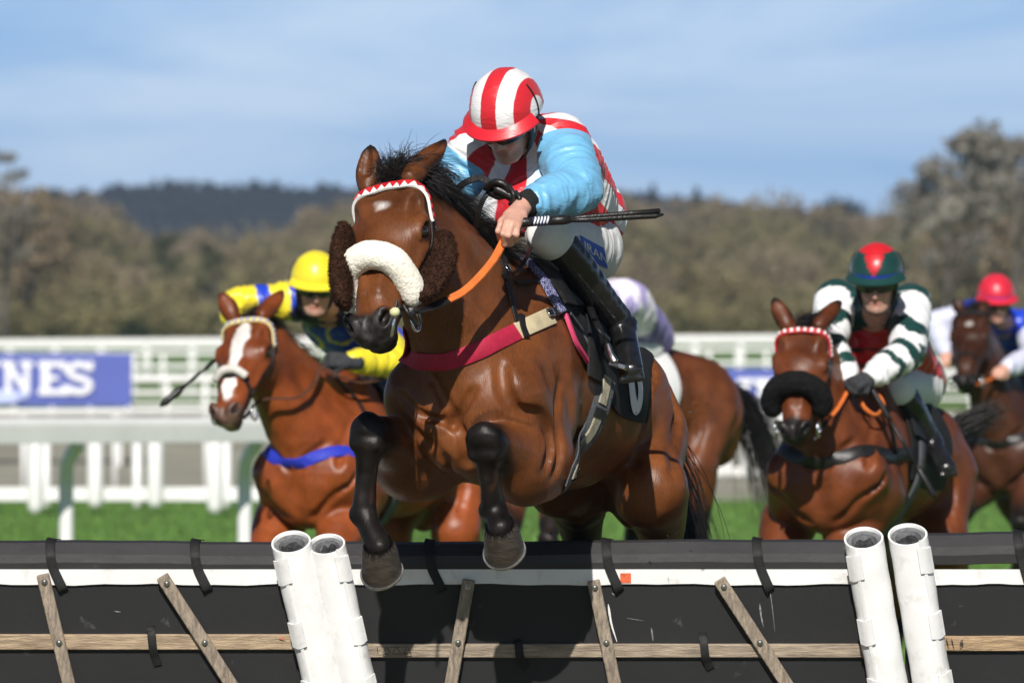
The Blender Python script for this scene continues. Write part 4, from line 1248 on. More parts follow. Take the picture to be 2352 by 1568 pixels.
mb.tube(spline([P(925, 698, 21.0), P(940, 722, 20.99), P(958, 745, 21.03), P(966, 735, 21.06), P(960, 712, 21.08)], 5), .006, 8)
mb.box(P(944, 716, 21.02), (.012, .006, .016), bev=.003)
mb.build('rein_buckle', M['leather'], bridle, True)
# reins: dark end, orange rubber grip up to the hand, buckle end knotted behind the crest
HAND = P(1166, 532, 21.44)
def rail_ribbon(pts, width, thick, name, material, parent, n=10, face=V3(-.3, -1, .3)):
    p = spline(pts, n); mb = MB(); mb.ribbon(p, np.tile(face, (len(p), 1)), width, thick)
    return mb.build(name, material, parent, 'auto')
rein = rail_ribbon([P(955, 716, 21.07), P(990, 706, 21.16), P(1031, 688, 21.22)], .028, .007, 'rein', M['leather'], bridle)
rail_ribbon([P(1029, 689, 21.215), P(1065, 670, 21.25), P(1100, 638, 21.30), P(1132, 600, 21.37), P(1152, 565, 21.42), P(1163, 540, 21.45), P(1168, 520, 21.48)], .027, .008, 'rein_grip', M['orange_rubber'], rein)
rail_ribbon([P(1000, 520, 21.75), P(1030, 462, 21.72), P(1062, 424, 21.68), P(1100, 409, 21.66), P(1125, 420, 21.64), P(1142, 440, 21.62)], .022, .006, 'rein_loop', M['leather'], rein)
rail_ribbon([P(1135, 432, 21.61), P(1112, 455, 21.61), P(1099, 490, 21.63), P(1094, 520, 21.66)], .017, .005, 'rein_loop', M['leather'], rein)
mb = MB()
mb.tube(spline([P(1118, 432, 21.60), P(1138, 418, 21.56), P(1160, 424, 21.55), P(1166, 440, 21.56), P(1148, 448, 21.58), P(1128, 440, 21.6)], 6), .016, 10, flat=.75)
mb.tube(spline([P(1140, 432, 21.58), P(1168, 446, 21.57), P(1190, 462, 21.57), P(1206, 478, 21.58)], 6), [.026] * 10 + [.022] * 9, 12, flat=.7)
mb.tube(spline([P(1170, 428, 21.55), P(1180, 448, 21.53), P(1172, 470, 21.55)], 5), .008, 8)
mb.tube(spline([P(1184, 440, 21.55), P(1194, 458, 21.53), P(1184, 480, 21.56)], 5), .008, 8)
mb.build('rein_knot', M['leather'], rein, True)
# breast girth
bgp = [(899, 772), (908, 795), (940, 818), (985, 829), (1035, 826), (1090, 807), (1140, 783), (1186, 762)]
bg = strap(hv, [hero.L(.40, -.27, .02)] + [HH(*q) for q in bgp], .057, .006, 'breast_girth', M['crimson_web'], hero_root, .003, 8)
mb = MB(); hero_strap([(1186, 762), (1225, 744), (1264, 726)], .058, .006, 'x', None, mb=mb, off=.004); mb.build('leather_end', M['cream_leather'], bg, 'auto')
mb = MB()
hero_strap([(1192, 726), (1196, 752), (1206, 776)], .022, .010, 'x', None, mb=mb, off=.006)
hero_strap([(1255, 726), (1285, 712), (1316, 703)], .030, .008, 'x', None, mb=mb, off=.010)
hero_strap([(1148, 600), (1160, 640), (1172, 690), (1186, 745)], .019, .005, 'x', None, mb=mb, off=.004)
hero_strap([(1152, 592), (1152, 640)], .026, .007, 'x', None, mb=mb, off=.006)
mb.build('breast_girth_strap', M['leather'], bg, 'auto')
mb = MB()
for (x, y) in ((1157, 620), (1276, 714), (1257, 722)):
    mb = MB(); p = HH(x, y, .0); N = hv.grad(p)[0]; p = p + N * .018; s = unit(np.cross(N, (0, 0, 1))); w = np.cross(s, N)
    q = [p + a * s * .014 + b * w * .012 for a, b in ((-1, -1), (1, -1), (1, 1), (-1, 1), (-1, -1))]
    mb.tube(np.array(q), .003, 6, caps=True)
    mb.build('buckle', M['chrome'], bg, True)
rail_ribbon([HH(1165, 622) + V3(0, -.02, 0), P(1180, 628, 21.62), P(1205, 600, 21.62), P(1220, 568, 21.70)], .014, .004, 'loose_strap', M['leather'], bg)
rail_ribbon([HH(1184, 648) + V3(0, -.012, 0), HH(1205, 650) + V3(0, -.012, 0), HH(1225, 645) + V3(0, -.02, 0), HH(1250, 650) + V3(0, -.02, 0)], .012, .004, 'loose_strap', M['leather'], bg)
# number cloth, pad, saddle, girth, stirrup
def patch(rows, off, thick, name, material, parent, nu=10, nv=10, **k):
    G = [[HH(*q) if isinstance(q, tuple) else q for q in r] for r in rows]
    return cloth(hv, G, thick, name, material, parent, off, nu, nv, **k)
Lh = hero.L
saddle = thing_part = None
ncl = patch([[Lh(.30, .05, .40), (1225, 600), (1262, 690), (1312, 770), (1352, 858)],
             [Lh(.05, .05, .40), (1330, 620), (1350, 700), (1375, 800), (1390, 905)],
             [Lh(-.12, .08, .38), (1400, 690), (1420, 780), (1425, 870), (1425, 955)],
             [Lh(-.30, .10, .35), (1462, 735), (1488, 800), (1490, 880), (1480, 970)]], .004, .006, 'number_cloth', M['black_cloth'], hero_root, 10, 8, wrinkle=.002)
def mat_weave():
    m, nt, b = new_mat('blue_woven_pad'); N, Lk = nt.nodes, nt.links
    tc = N.new('ShaderNodeTexCoord'); ck = N.new('ShaderNodeTexVoronoi'); ck.inputs['Scale'].default_value = 210
    Lk.new(tc.outputs['Object'], ck.inputs['Vector'])
    r = N.new('ShaderNodeValToRGB'); r.color_ramp.elements[0].color = (.33, .34, .58, 1); r.color_ramp.elements[1].color = (.03, .03, .08, 1)
    r.color_ramp.elements[0].position = .3; r.color_ramp.elements[1].position = .62
    Lk.new(ck.outputs['Distance'], r.inputs['Fac']); Lk.new(r.outputs[0], b.inputs['Base Color']); b.inputs['Roughness'].default_value = .9
    return m
hero_strap([(1190, 588), (1215, 610), (1240, 645), (1262, 685), (1283, 722)], .030, .020, 'saddle_pad', mat_weave(), ncl, off=.006)
hero_strap([(1290, 725), (1303, 760), (1318, 795), (1350, 842)], .017, .012, 'pink_piping', mat('pink_piping', (.62, .05, .14), .6, var=.2, vscale=40), ncl, off=.008)
hero_strap([(1302, 722), (1322, 750), (1345, 790)], .020, .008, 'grey_lining', M['grey_web'], ncl, off=.007)
# numeral: a white oval ring low on the cloth, its top hidden by the boot
cn = HH(1452, 885); Nn = hv.grad(cn)[0]; ua = unit(V3(0, 0, 1) - Nn * Nn[2] + .10 * hero.fwd); va = np.cross(ua, Nn)
ring = [cn + ua * .075 * math.cos(t) + va * .036 * math.sin(t) for t in np.linspace(0, 2 * math.pi, 33)]
mb = MB(); pp = hv.project(np.array(ring), .0125); mb.ribbon(pp, hv.grad(pp), .044, .002); mb.build('numeral', mat('white_felt', (.78, .77, .77), .8), ncl, 'auto')
sad = patch([[Lh(.22, .03, .41), (1196, 596), (1240, 640), (1284, 704)],
             [Lh(.12, .03, .42), (1228, 590), (1275, 628), (1316, 714)],
             [Lh(.00, .03, .43), (1256, 590), (1312, 628), (1343, 714)]], .020, .012, 'saddle', mat('black_saddle_hide', (.014, .013, .012), .5, .4, var=.4, vscale=18, bump=.4, bscale=90, dirt=(.06, .05, .04), dirt_amt=.5, dirt_scale=20), hero_root, 10, 10)
mb = MB(); hero_strap([(1205, 594), (1256, 592), (1290, 610), (1318, 640), (1336, 678), (1343, 716)], .010, .009, 'x', None, mb=mb, off=.030); mb.build('saddle_edge', mat('worn_saddle_binding', (.05, .047, .042), .55, var=.3, vscale=40), sad, 'auto')
mb = MB(); hero_strap([(1345, 720), (1352, 800), (1350, 870)], .09, .010, 'x', None, mb=mb, off=.018); mb.build('saddle_flap', M['black_cloth'], sad, 'auto')
gpx = [(1385, 868), (1372, 930), (1345, 1000), (1312, 1060), (1285, 1112)]
gpx = [(1384, 866), (1350, 985), (1286, 1112)]
gd = [HH(*q) for q in spline(np.array([(1384, 866), (1372, 925), (1350, 985), (1320, 1048), (1290, 1104)]), 6)]
gd = np.vstack([np.array(gd), spline(np.array([gd[-1], Lh(.17, .16, -.27), Lh(.18, .06, -.31), Lh(.18, -.06, -.31)]), 5)[1:]])
def even(A, it):
    for _ in range(it): A[1:-1] = (A[:-2] + 2 * A[1:-1] + A[2:]) / 4
    return A
gd = even(hv.project(even(gd, 8), .010), 6); gnn = even(hv.grad(gd), 40)
gnn[:25] += V3(.05, -.45, 0) * np.linspace(1, .6, 25)[:, None]; gnn = even(gnn, 10); gnn /= np.linalg.norm(gnn, axis=1, keepdims=True)
def girth_piece(name, i0, i1, w, up_, m, parent):
    mb = MB(); mb.ribbon(gd[i0:i1] + gnn[i0:i1] * up_, gnn[i0:i1], w, .006); return mb.build(name, m, parent, 'auto')
gr = girth_piece('girth', 0, len(gd), .098, 0, M['grey_web'], hero_root)
tan = mat('worn_tan_leather', (.30, .27, .20), .55, var=.3, vscale=30, bump=.2, bscale=80)
for i0, i1 in ((0, 7), (9, 15), (17, 24)): girth_piece('girth_leather', i0, i1, .040, .006, tan, gr)
for i0 in (7, 15): girth_piece('girth_keeper', i0, i0 + 3, .056, .009, M['leather'], gr)
tail(hero, hero_root, 1300, .72, (.32, -.15, 0))
# ------------------------------------------------------------------ the leading jockey
RED, WHITE, SKYBLUE = (.60, .016, .028), (.80, .79, .80), (.16, .43, .68)
def hero_hand_l(v, J):
    w = J['wr_l']; k = [P(1152, 508, 21.43), P(1164, 510, 21.40), P(1176, 514, 21.39), P(1188, 518, 21.40)]
    for a in k: v.put(prim_limb(lerp(w, a, .12), a, .021, .0135), .014)
    v.put(prim_limb(w, P(1180, 495, 21.47), (.030, .020), (.036, .018), unit(P(1200, 515, 21.4) - P(1150, 500, 21.45))), .012)
    for pts in ([k[0], P(1144, 530, 21.41), P(1149, 552, 21.45), P(1158, 556, 21.48)],
                [k[1], P(1155, 536, 21.37), P(1159, 561, 21.40), P(1168, 562, 21.45)],
                [k[2], P(1168, 540, 21.37), P(1173, 560, 21.41), P(1180, 556, 21.45)],
                [k[3], P(1186, 538, 21.38), P(1185, 551, 21.41), P(1182, 548, 21.45)]):
        for i, (r0, r1) in enumerate(((.0108, .0100), (.0100, .0090), (.0090, .0078))):
            v.put(prim_limb(pts[i], pts[i + 1], r0, r1), .004)
    v.put(prim_limb(P(1200, 492, 21.47), P(1204, 515, 21.46), .014, .012), .012); v.put(prim_limb(P(1204, 515, 21.46), P(1192, 526, 21.45), .011, .009), .004)

hp = HH(1238, 592); hn = hv.grad(hp)[0]
kn = hp + hn * .085
an_h = HH(1390, 775); an = an_h + hv.grad(an_h)[0] * .075
def hero_paint(V, ang, alo, sa, arm, N):
    return {'st': ang * 9 / math.pi + .35, 'arm': arm}
def hero_cap(V, ang, hgt, st, nn): return {'st': st, 'arm': np.full(len(V), -1.)}
silk_hero = striped('red_white_striped_silk', RED, WHITE, SKYBLUE)
hr = rider(dict(label='jockey in red and white stripes with pale blue sleeves crouched over the leaping bay horse', voxel=.0058,
    f=(-.38, -.72, -.58), u=(-.24, -.62, .75), sleeve_end=.86,
    slack=[(P(1195, 470, 21.98), (.13, .10, .12)), (P(1230, 420, 22.02), (.16, .10, .12)), (P(1320, 470, 22.3), (.10, .14, .14))],
    j=dict(head=P(1166, 278, 21.84), neck=P(1224, 338, 22.02), chest=P(1255, 390, 22.24), pelvis=P(1322, 505, 22.62),
           sh_l=P(1285, 325, 21.98), el_l=P(1328, 432, 21.74), wr_l=P(1203, 470, 21.56),
           sh_r=P(1092, 345, 22.06), el_r=P(1022, 452, 22.08), wr_r=P(1052, 575, 22.02),
           hip_l=P(1348, 572, 22.45), kn_l=kn, an_l=an, toe_l=P(1446, 828, 21.86)),
    sole_l=(.12, .05, -1), hand_l=hero_hand_l, paint=hero_paint, silk_mat=silk_hero, cap=hero_cap,
    cap_mat=striped('red_white_striped_cap', RED, WHITE, (0, 0, 0), rough=.40), peak_col=RED))
# cuff, stirrup, patch, whip
mb = MB(); a, b = hr.J['wr_l'], hr.J['el_l']; d = unit(b - a)
mb.tube([a + d * t for t in (-.012, .0, .02, .045)], [.040, .043, .046, .048], 18); mb.build('cuff', M['cuff'], hr.root, True)
bv = hr.breeches
M['blue_patch'] = mat('blue_printed_patch', (.03, .10, .62), .6, var=.08, vscale=30, bump=.2, bscale=60)
G = [[bv.hit(x, y, 21.2, 24) for x, y in r] for r in (((1328, 540), (1330, 580)), ((1352, 552), (1356, 596)), ((1382, 568), (1392, 614)))]
patch_ob = cloth(bv, G, .003, 'sponsor_patch', M['blue_patch'], hr.breeches_ob, .004, 8, 6)
def text_mesh(txt, size, name, material, parent, fn, extr=.0, bold=.0):
    """lettering as a mesh; fn maps flat letter coordinates to the place"""
    cu = bpy.data.curves.new(name, 'FONT'); cu.body = txt; cu.size = size; cu.align_x = 'CENTER'; cu.align_y = 'CENTER'; cu.offset = bold
    cu.resolution_u = 4
    ob = bpy.data.objects.new(name, cu); COL.objects.link(ob)
    dg = bpy.context.evaluated_depsgraph_get(); me = bpy.data.meshes.new_from_object(ob.evaluated_get(dg))
    V = np.array([v.co[:] for v in me.vertices]); F = [tuple(p.vertices) for p in me.polygons]
    bpy.data.objects.remove(ob); bpy.data.curves.remove(cu); bpy.data.meshes.remove(me)
    return make(name, fn(V), F, material, parent, None, False)
white_print = mat('white_print', (.75, .76, .82), .6)
a, b = P(1322, 568, 22.1), P(1386, 602, 22.1)
def onpatch(V):
    out = []
    for x, y, z in V:
        X = 1358 + x * 30 + y * -6; Y = 575 + x * 20 - y * 32
        p = bv.hit(X, Y, 21.2, 24); out.append(bv.project(p, .0085)[0])
    return np.array(out)
text_mesh('URAN', .80, 'sponsor_lettering', white_print, patch_ob, onpatch, bold=.01)
mb = MB()
mb.tube(spline([P(1396, 790, 21.82), P(1404, 812, 21.80), P(1412, 830, 21.79)], 4), [.007, .008, .008, .008, .009, .011, .012, .013, .013], 10)
mb.box(lerp(P(1412, 836, 21.80), P(1452, 848, 21.95), .5), (.062, .030, .008), P(1452, 848, 21.95) - P(1412, 836, 21.80), (0, -1, 0), bev=.003)
stirrup = mb.build('stirrup', mat('brushed_steel', (.62, .62, .62), .3, metal=1.0, var=.15, vscale=40), sad, 'auto')
mb = MB(); mb.tube(spline([HH(1330, 700) + hn * .05, P(1372, 745, 21.86), P(1400, 780, 21.86)], 5), .013, 6, flat=.3); mb.build('stirrup_leather', M['leather'], stirrup, True)
whip = thing('whip', 'black riding whip with blue and white banded grip in the hand of the striped jockey', 'whip', P(1190, 512, 21.43))
w0, w1 = P(1178, 512, 21.44), P(1520, 489, 21.52)
D = lambda t: lerp(w0, w1, t)
mb = MB(); mb.tube([D(0), D(.02), D(.10), D(.13)], [.012, .016, .016, .0148], 14); mb.build('grip', M['leather'], whip, True); mb = MB(); mb.tube([D(.24), D(.31), D(.33), D(.38)], [.0148, .016, .0165, .014], 14)
mb.build('collar', M['leather'], whip, True)
mb = MB(); mb.tube([D(t) for t in np.linspace(.13, .24, 12)], .0150, 14); mb.build('band', mat('navy_tape', (.02, .03, .10), .5), whip, True)
mb = MB()
for i in range(5):
    t = .137 + i * .0215; mb.tube([D(t) + V3(0, 0, .002), D(t + .010)], .0160, 14)
mb.build('white_tape', mat('white_tape', (.8, .8, .8), .5), whip, True)
mb = MB()
upv = V3(0, 0, 1)
for o in (-1, 1):
    mb.tube([D(.36) + upv * .002 * o, D(.5) + upv * .0045 * o, D(.8) + upv * .0060 * o, D(.97 + .015 * o) + upv * .0075 * o, D(1.0 - .012 * o) + upv * .004 * o], [.008, .0092, .0095, .0090, .0035], 10)
mb.build('flap', M['leather'], whip, True)
# ------------------------------------------------------------------ the hurdle: three sections, leaning towards the landing side
M['foam'] = mat('black_padded_vinyl', (.030, .029, .030), .52, .45, var=.2, vscale=5, bump=.14, bscale=30, dirt=(.26, .25, .235), dirt_amt=.55, dirt_scale=20, dlo=.655, dhi=.74)
M['board'] = mat('black_rubber_board', (.017, .017, .018), .55, .4, var=.12, vscale=3, bump=.08, bscale=40, dirt=(.20, .20, .20), dirt_amt=.45, dirt_scale=11, dlo=.64, dhi=.76)
M['white_vinyl'] = mat('white_vinyl', (.80, .80, .79), .5, .45, var=.05, vscale=6, bump=.30, bscale=14, dirt=(.38, .33, .26), dirt_amt=.55, dirt_scale=13, dlo=.54, dhi=.75)
M['wood'] = mat('weathered_batten_wood', (.33, .25, .175), .75, .3, var=.35, vscale=14, bump=.5, bscale=40, stretch=(1, 1, 1), dirt=(.13, .10, .08), dirt_amt=.6, dirt_scale=9)
def mat_wood(name, col, axis_scale):
    return mat(name, col, .75, .3, var=.42, vscale=9, bump=.55, bscale=30, stretch=axis_scale, dirt=(.14, .11, .09), dirt_amt=.5, dirt_scale=7, detail=6)
M['wood_across'] = mat_wood('weathered_rail_wood', (.40, .30, .20), (1.2, 14, 14))
M['wood_grey'] = mat_wood('grey_weathered_wood', (.30, .245, .19), (12, 12, 1.6))
M['foam_core'] = mat('grey_foam_core', (.16, .165, .17), .9, .2, var=.25, vscale=60, bump=.6, bscale=200)
M['foam_dark'] = mat('dark_bag_filling', (.03, .03, .032), .7, .3, var=.4, vscale=40, bump=.8, bscale=60)
M['bolt'] = mat('galvanised_bolt', (.42, .42, .40), .35, .5, metal=1.0, var=.25, vscale=90)
M['scuff'] = mat('pale_scuff', (.22, .22, .22), .85, var=.6, vscale=90)
M['orange_tag'] = mat('orange_tape', (.70, .13, .05), .6, var=.25, vscale=80)

LEAN = math.radians(9)
HY = 22.33                                        # where the padded top stands
HN = V3(0, -math.cos(LEAN), -math.sin(LEAN))      # face normal (to the landing side, a little down)
HU = V3(0, -math.sin(LEAN), math.cos(LEAN))       # up the face
HO = P(1176, 1340, HY)                            # a point of the face plane, below the top roll
def face_pt(x, y, off=0.0):
    """point of the leaning face seen at reading position x, y"""
    d = V3((x - 1176) / FPX, 1, (HORIZON - y) / FPX); c = V3(0, 0, CAM_H)
    t = np.dot(HO + HN * off - c, HN) / np.dot(d, HN)
    return c + d * t
def face_strip(mb, x0, y0, x1, y1, w0, w1, off, th, bev=.003):
    """bar lying on the face from one point to another"""
    a, b = face_pt(x0, y0, off + th / 2), face_pt(x1, y1, off + th / 2)
    mb.box((a + b) / 2, (np.linalg.norm(b - a) / 2, w0 / 2, th / 2), b - a, np.cross(HN, b - a), bev)

def hurdle_section(x0, x1, label, yt0, yt1, slats, straps, small_straps, rail_mat, ends, rail_y=(1457, 1490)):
    pl, pr = face_pt(x0, 1400), face_pt(x1, 1400)
    base = (pl + pr) / 2; base = V3(base[0], HY + .36, 0)
    root = thing('hurdle_section', label, 'hurdle', base, 'hurdle sections across the track')
    X = lambda x: face_pt(x, 1330)[0]
    xa, xb = X(x0), X(x1)
    # padded top roll: a swept profile with a flat top
    mb = MB(); n = 40; prof = [(-.018, .000), (-.024, .030), (-.022, .058), (.012, .096), (.055, .103), (.105, .098), (.118, .06), (.11, .012), (.06, -.004), (.0, .0)]
    V = []; k = len(prof)
    ex_ = V3(1, 0, 0); back = V3(0, 1, 0)
    for i in range(n + 1):
        t = i / n; x = lerp(xa, xb, t); yt = lerp(yt0, yt1, t)
        zt = P(0, yt, HY - .035)[2]
        bul = .003 * math.sin(t * 9 + x0) + .0015 * math.sin(t * 31)
        for (d, z) in prof: V.append(V3(x, HY + .004 + d, zt - .100 + z + bul * .6) + V3(0, 0, 0))
    F = [(i * k + j, i * k + (j + 1) % k, (i + 1) * k + (j + 1) % k, (i + 1) * k + j) for i in range(n) for j in range(k)]
    F.append(tuple(range(k))[::-1]); F.append(tuple(n * k + j for j in range(k)))
    mb.add(V, F); roll = mb.build('padded_top', M['foam'], root, False)
    # white band, boards, rail
    mb = MB(); V = []; n = 30
    for i in range(n + 1):
        x = lerp(x0, x1, i / n); w = 1.2 * math.sin(i * 1.7 + x0) + 1.5 * math.sin(i * .6)
        V += [face_pt(x, 1306, .004), face_pt(x, 1341 + w, .004), face_pt(x, 1341 + w, .010), face_pt(x, 1306, .010)]
    F = [(i * 4 + j, i * 4 + (j + 1) % 4, (i + 1) * 4 + (j + 1) % 4, (i + 1) * 4 + j) for i in range(n) for j in range(4)] + [(3, 2, 1, 0), tuple(n * 4 + j for j in range(4))]
    mb.add(V, F); mb.build('white_band', M['white_vinyl'], root, 'auto')
    for (ya, yb) in ((1318, rail_y[0] + 6), (rail_y[1] - 4, 1660), (1668, 1830)):
        mb = MB(); c = [face_pt(x0, ya), face_pt(x1, ya), face_pt(x1, yb), face_pt(x0, yb)]
        mid = sum(c) / 4; mb.box(mid - HN * .012, ((xb - xa) / 2, np.linalg.norm(c[0] - c[3]) / 2, .012), (1, 0, 0), HU, .004)
        mb.build('board', M['board'], root, False)
    for (ya, yb) in (rail_y, (1655, 1690)):
        mb = MB(); c = [face_pt(x0, ya), face_pt(x1, ya), face_pt(x1, yb), face_pt(x0, yb)]
        mid = sum(c) / 4; mb.box(mid + HN * .008, ((xb - xa) / 2 - .01, np.linalg.norm(c[0] - c[3]) / 2, .009), (1, 0, 0), HU, .003)
        mb.build('rail', rail_mat, root, False)
    for (ax_, ay, bx, by, m) in slats:
        mb = MB(); a, b = np.array([ax_, ay]), np.array([bx, by])
        far = b + (b - a) * .6
        face_strip(mb, ax_, ay, far[0], far[1], .042, .042, .020, .022, .003)
        sl = mb.build('slat', m, root, False)
        for t in ((1355 - ay) / (by - ay) if False else .07, (1475 - ay) / (by - ay)):
            q = a + (b - a) * t; c = face_pt(q[0], q[1], .044)
            mb = MB(); mb.lathe(c, HN, [(-.004, .011), (0, .011), (.001, .0105), (.0012, .007), (.006, .0065), (.008, .004)], 16)
            mb.build('bolt', M['bolt'], sl, 'auto')
    for x in straps:
        mb = MB(); zt = P(0, lerp(yt0, yt1, (x - x0) / (x1 - x0)), HY - .035)[2]; xx = X(x)
        pts = [V3(xx + .012, HY + .125, zt + .004), V3(xx + .004, HY + .055, zt + .006), V3(xx, HY + .012, zt - .002), V3(xx + .002, HY - .023, zt - .038), V3(xx + .006, HY - .024, zt - .065), V3(xx + .014, HY - .020, zt - .094)]
        e = face_pt(x + 28, 1348, .012); pts.append(e + HN * .004); pts.append(face_pt(x + 31, 1356, .004))
        p = spline(pts, 5); mb.ribbon(p, np.array([V3(0, -.5, 1)] * 6 + [V3(0, -1, .2)] * (len(p) - 6)), .032, .003)
        mb.build('strap', M['strap_black'], root, 'auto')
    for (x, ya, yb, dx) in small_straps:
        mb = MB(); pts = [face_pt(x, ya, .004), face_pt(x, (ya + rail_y[0]) / 2, .006), face_pt(x + 3, rail_y[0] + 2, .020), face_pt(x + 6, rail_y[1] - 2, .022), face_pt(x + 12, (yb + rail_y[1]) / 2, .010), face_pt(x + dx, yb, .004)]
        p = spline(pts, 5); mb.ribbon(p, np.tile(HN, (len(p), 1)), .028, .003); mb.build('strap', M['strap_black'], root, 'auto')
    for (xt, yt, xb_, yb_, wpx, flap) in ends: padded_post(root, xt, yt, xb_, yb_, wpx, flap)
    return root

def padded_post(root, xt, yt, xb_, yb_, wpx, flap):
    """white padded end post: open tube of vinyl round a foam core, closed with straps down one side"""
    r = wpx / 2 / FPX * HY
    a = face_pt(xb_, yb_, .060); b = face_pt(xt, yt, .060)
    ax = unit(b - a); a = a - ax * .52
    cut = unit(ax * .72 + V3(0, -.50, .34))      # the open end is trimmed on a slant
    s = unit(np.cross(ax, HN)); w = np.cross(s, ax)
    n = 40; V = []; ang = np.linspace(0, 2 * math.pi, n, endpoint=False)
    L = np.linalg.norm(b - a); rows = 26
    def ring(t, rr, top):
        p0 = a + ax * L * t
        out = []
        for q in ang:
            o = rr * (math.cos(q) * s + math.sin(q) * w)
            bulge = 1 + .018 * math.sin(t * 40 + 2 * q) * (1 - top) + .02 * math.sin(3 * q + t * 7)
            p = p0 + o * bulge
            if top: p = p - ax * (np.dot(o, cut) / np.dot(ax, cut))
            out.append(p)
        return out
    mb = MB(); R = []
    for i in range(rows): R.append(ring(i / rows, r, 0))
    R.append(ring(1.0, r, 1)); R.append(ring(1.0, r * .90, 1)); R.append([p - ax * .05 for p in ring(1.0, r * .89, 1)])
    V = [p for k in R for p in k]; m = len(R)
    F = [(i * n + j, i * n + (j + 1) % n, (i + 1) * n + (j + 1) % n, (i + 1) * n + j) for i in range(m - 1) for j in range(n)]
    F.append(tuple(range(n))[::-1])
    mb.add(V, F); post = mb.build('end_post', M['white_vinyl'], root, 'auto')
    mb = MB(); o_ = [p - ax * .010 for p in ring(1.0, r * .89, 1)]; i_ = [p - ax * .012 for p in ring(1.0, r * .66, 1)]
    d_ = [p - ax * .05 for p in ring(1.0, r * .60, 1)]
    V = o_ + i_ + d_; F = [(i * n + j, i * n + (j + 1) % n, (i + 1) * n + (j + 1) % n, (i + 1) * n + j) for i in range(2) for j in range(n)]
    mb.add(V, F); mb.build('foam_liner', M['foam_core'], post, 'auto')
    rr = np.random.default_rng(int(xt)); mb = MB(); c0 = a + ax * (L - .03)
    V = [c0 + s * 0]; 
    for k in range(1, 5):
        for q in ang[::2]:
            o = r * .62 * k / 4 * (math.cos(q) * s + math.sin(q) * w)
            V.append(c0 + o - ax * (np.dot(o, cut) / np.dot(ax, cut)) + ax * rr.uniform(-.010, .010))
    n2 = n // 2; F = [(0, 1 + j, 1 + (j + 1) % n2) for j in range(n2)]
    F += [(1 + (k - 1) * n2 + j, 1 + k * n2 + j, 1 + k * n2 + (j + 1) % n2, 1 + (k - 1) * n2 + (j + 1) % n2) for k in range(1, 4) for j in range(n2)]
    mb.add(V, F); mb.build('filling', M['foam_dark'], post, False)
    # overlapping seam flap and closing straps along one flank
    sg = flap
    seam = [a + ax * L * t + r * 1.012 * (math.cos(-1.15) * s * 1 + math.sin(-1.15) * w) if False else a + ax * L * t + r * 1.015 * (sg * .55 * s + .83 * w) for t in np.linspace(.02, .985, 14)]
    mb = MB(); nr = np.tile(unit(sg * .55 * s + .83 * w), (14, 1)); mb.ribbon(np.array(seam), nr, .012, .004); mb.build('seam', M['white_vinyl'], post, False)
    for i, t in enumerate((.915, .70, .50, .32, .14)):
        mb = MB(); G = []; Nn = []
        for e in np.linspace(-.5, .5, 5):
            row = []; nr = []
            for q in np.linspace(.30, 1.18, 8):
                d = sg * math.sin(q) * s + math.cos(q) * w
                row.append(a + ax * (L * t + e * .085 + .004 * math.sin(q * 5 + i)) + r * (1.03 + .03 * (q > 1.1)) * d); nr.append(d)
            G.append(row); Nn.append(nr)
        mb.sheet(np.array(G), np.array(Nn), .005); mb.build('closing_tab', M['white_vinyl'], post, 'auto')

wg, wa = M['wood_grey'], M['wood_across']
s1 = hurdle_section(-330, 742, 'hurdle section left of the paired white posts below the yellow-capped jockey', 1241, 1247,
    [(98, 1318, 158, 1568, wg), (372, 1322, 530, 1568, wg), (-160, 1318, -150, 1568, wg)], [115, 447], [(345, 1433, 1526, 18)], wa,
    [(668, 1243, 742, 1568, 91, -1)], (1454, 1489))
s2 = hurdle_section(750, 2018, 'middle hurdle section with the horse above it, between two pairs of white posts', 1247, 1240,
    [(1077, 1330, 1036, 1568, wg), (1363, 1332, 1412, 1568, wg), (1652, 1330, 1806, 1568, wg)], [985, 1392, 1738], [(1188, 1468, 1534, 22), (1614, 1448, 1534, 18)],
    mat_wood('grey_rail_wood', (.34, .275, .205), (1.2, 14, 14)), [(750, 1248, 822, 1568, 84, 1), (1983, 1234, 2040, 1568, 90, -1)], (1476, 1507))
s3 = hurdle_section(2078, 2900, 'hurdle section at the far right beyond the second pair of white posts', 1226, 1220,
    [(2560, 1310, 2600, 1568, wg), (2392, 1540, 2388, 1640, wg)], [2338, 2640], [], mat_wood('tan_rail_wood', (.42, .29, .17), (1.2, 14, 14)), [(2084, 1226, 2142, 1568, 90, 1)], (1458, 1492))
# marks on the boards and rails
def mark(parent, pts, w, m, name='paint_scuff', off=.0015):
    p = spline([face_pt(x, y, off) for x, y in pts], 4); mb = MB()
    wd = np.interp(np.linspace(0, 1, len(p)), [0, .15, .7, 1], [w * .2, w * .7, w * .5, w * .15])
    mb.ribbon(p, np.tile(HN, (len(p), 1)), wd, .0012); return mb.build(name, m, parent, False)
mark(s2, [(1397, 1386), (1404, 1430), (1417, 1472)], .011, M['white_vinyl'])
mark(s2, [(1496, 1440), (1500, 1470)], .009, M['scuff'])
mark(s2, [(1745, 1385), (1748, 1412), (1754, 1440)], .009, M['scuff'])
mark(s2, [(1767, 1345), (1774, 1395), (1780, 1450)], .004, M['scuff'])
mark(s1, [(262, 1402), (278, 1404)], .006, M['scuff']); mark(s2, [(1405, 1360), (1412, 1366)], .006, M['scuff']); mark(s2, [(1440, 1418), (1478, 1424)], .003, M['scuff'])
mb = MB(); c = face_pt(1437, 1326, .0105); mb.box(c, (.018, .0165, .0015), (1, 0, 0), HU); mb.build('orange_tag', M['orange_tag'], s2, False)
mark(s1, [(640, 1462), (655, 1466)], .006, M['orange_tag'], 'orange_mark', .026)
ink = mat('black_marker_ink', (.015, .013, .012), .8)
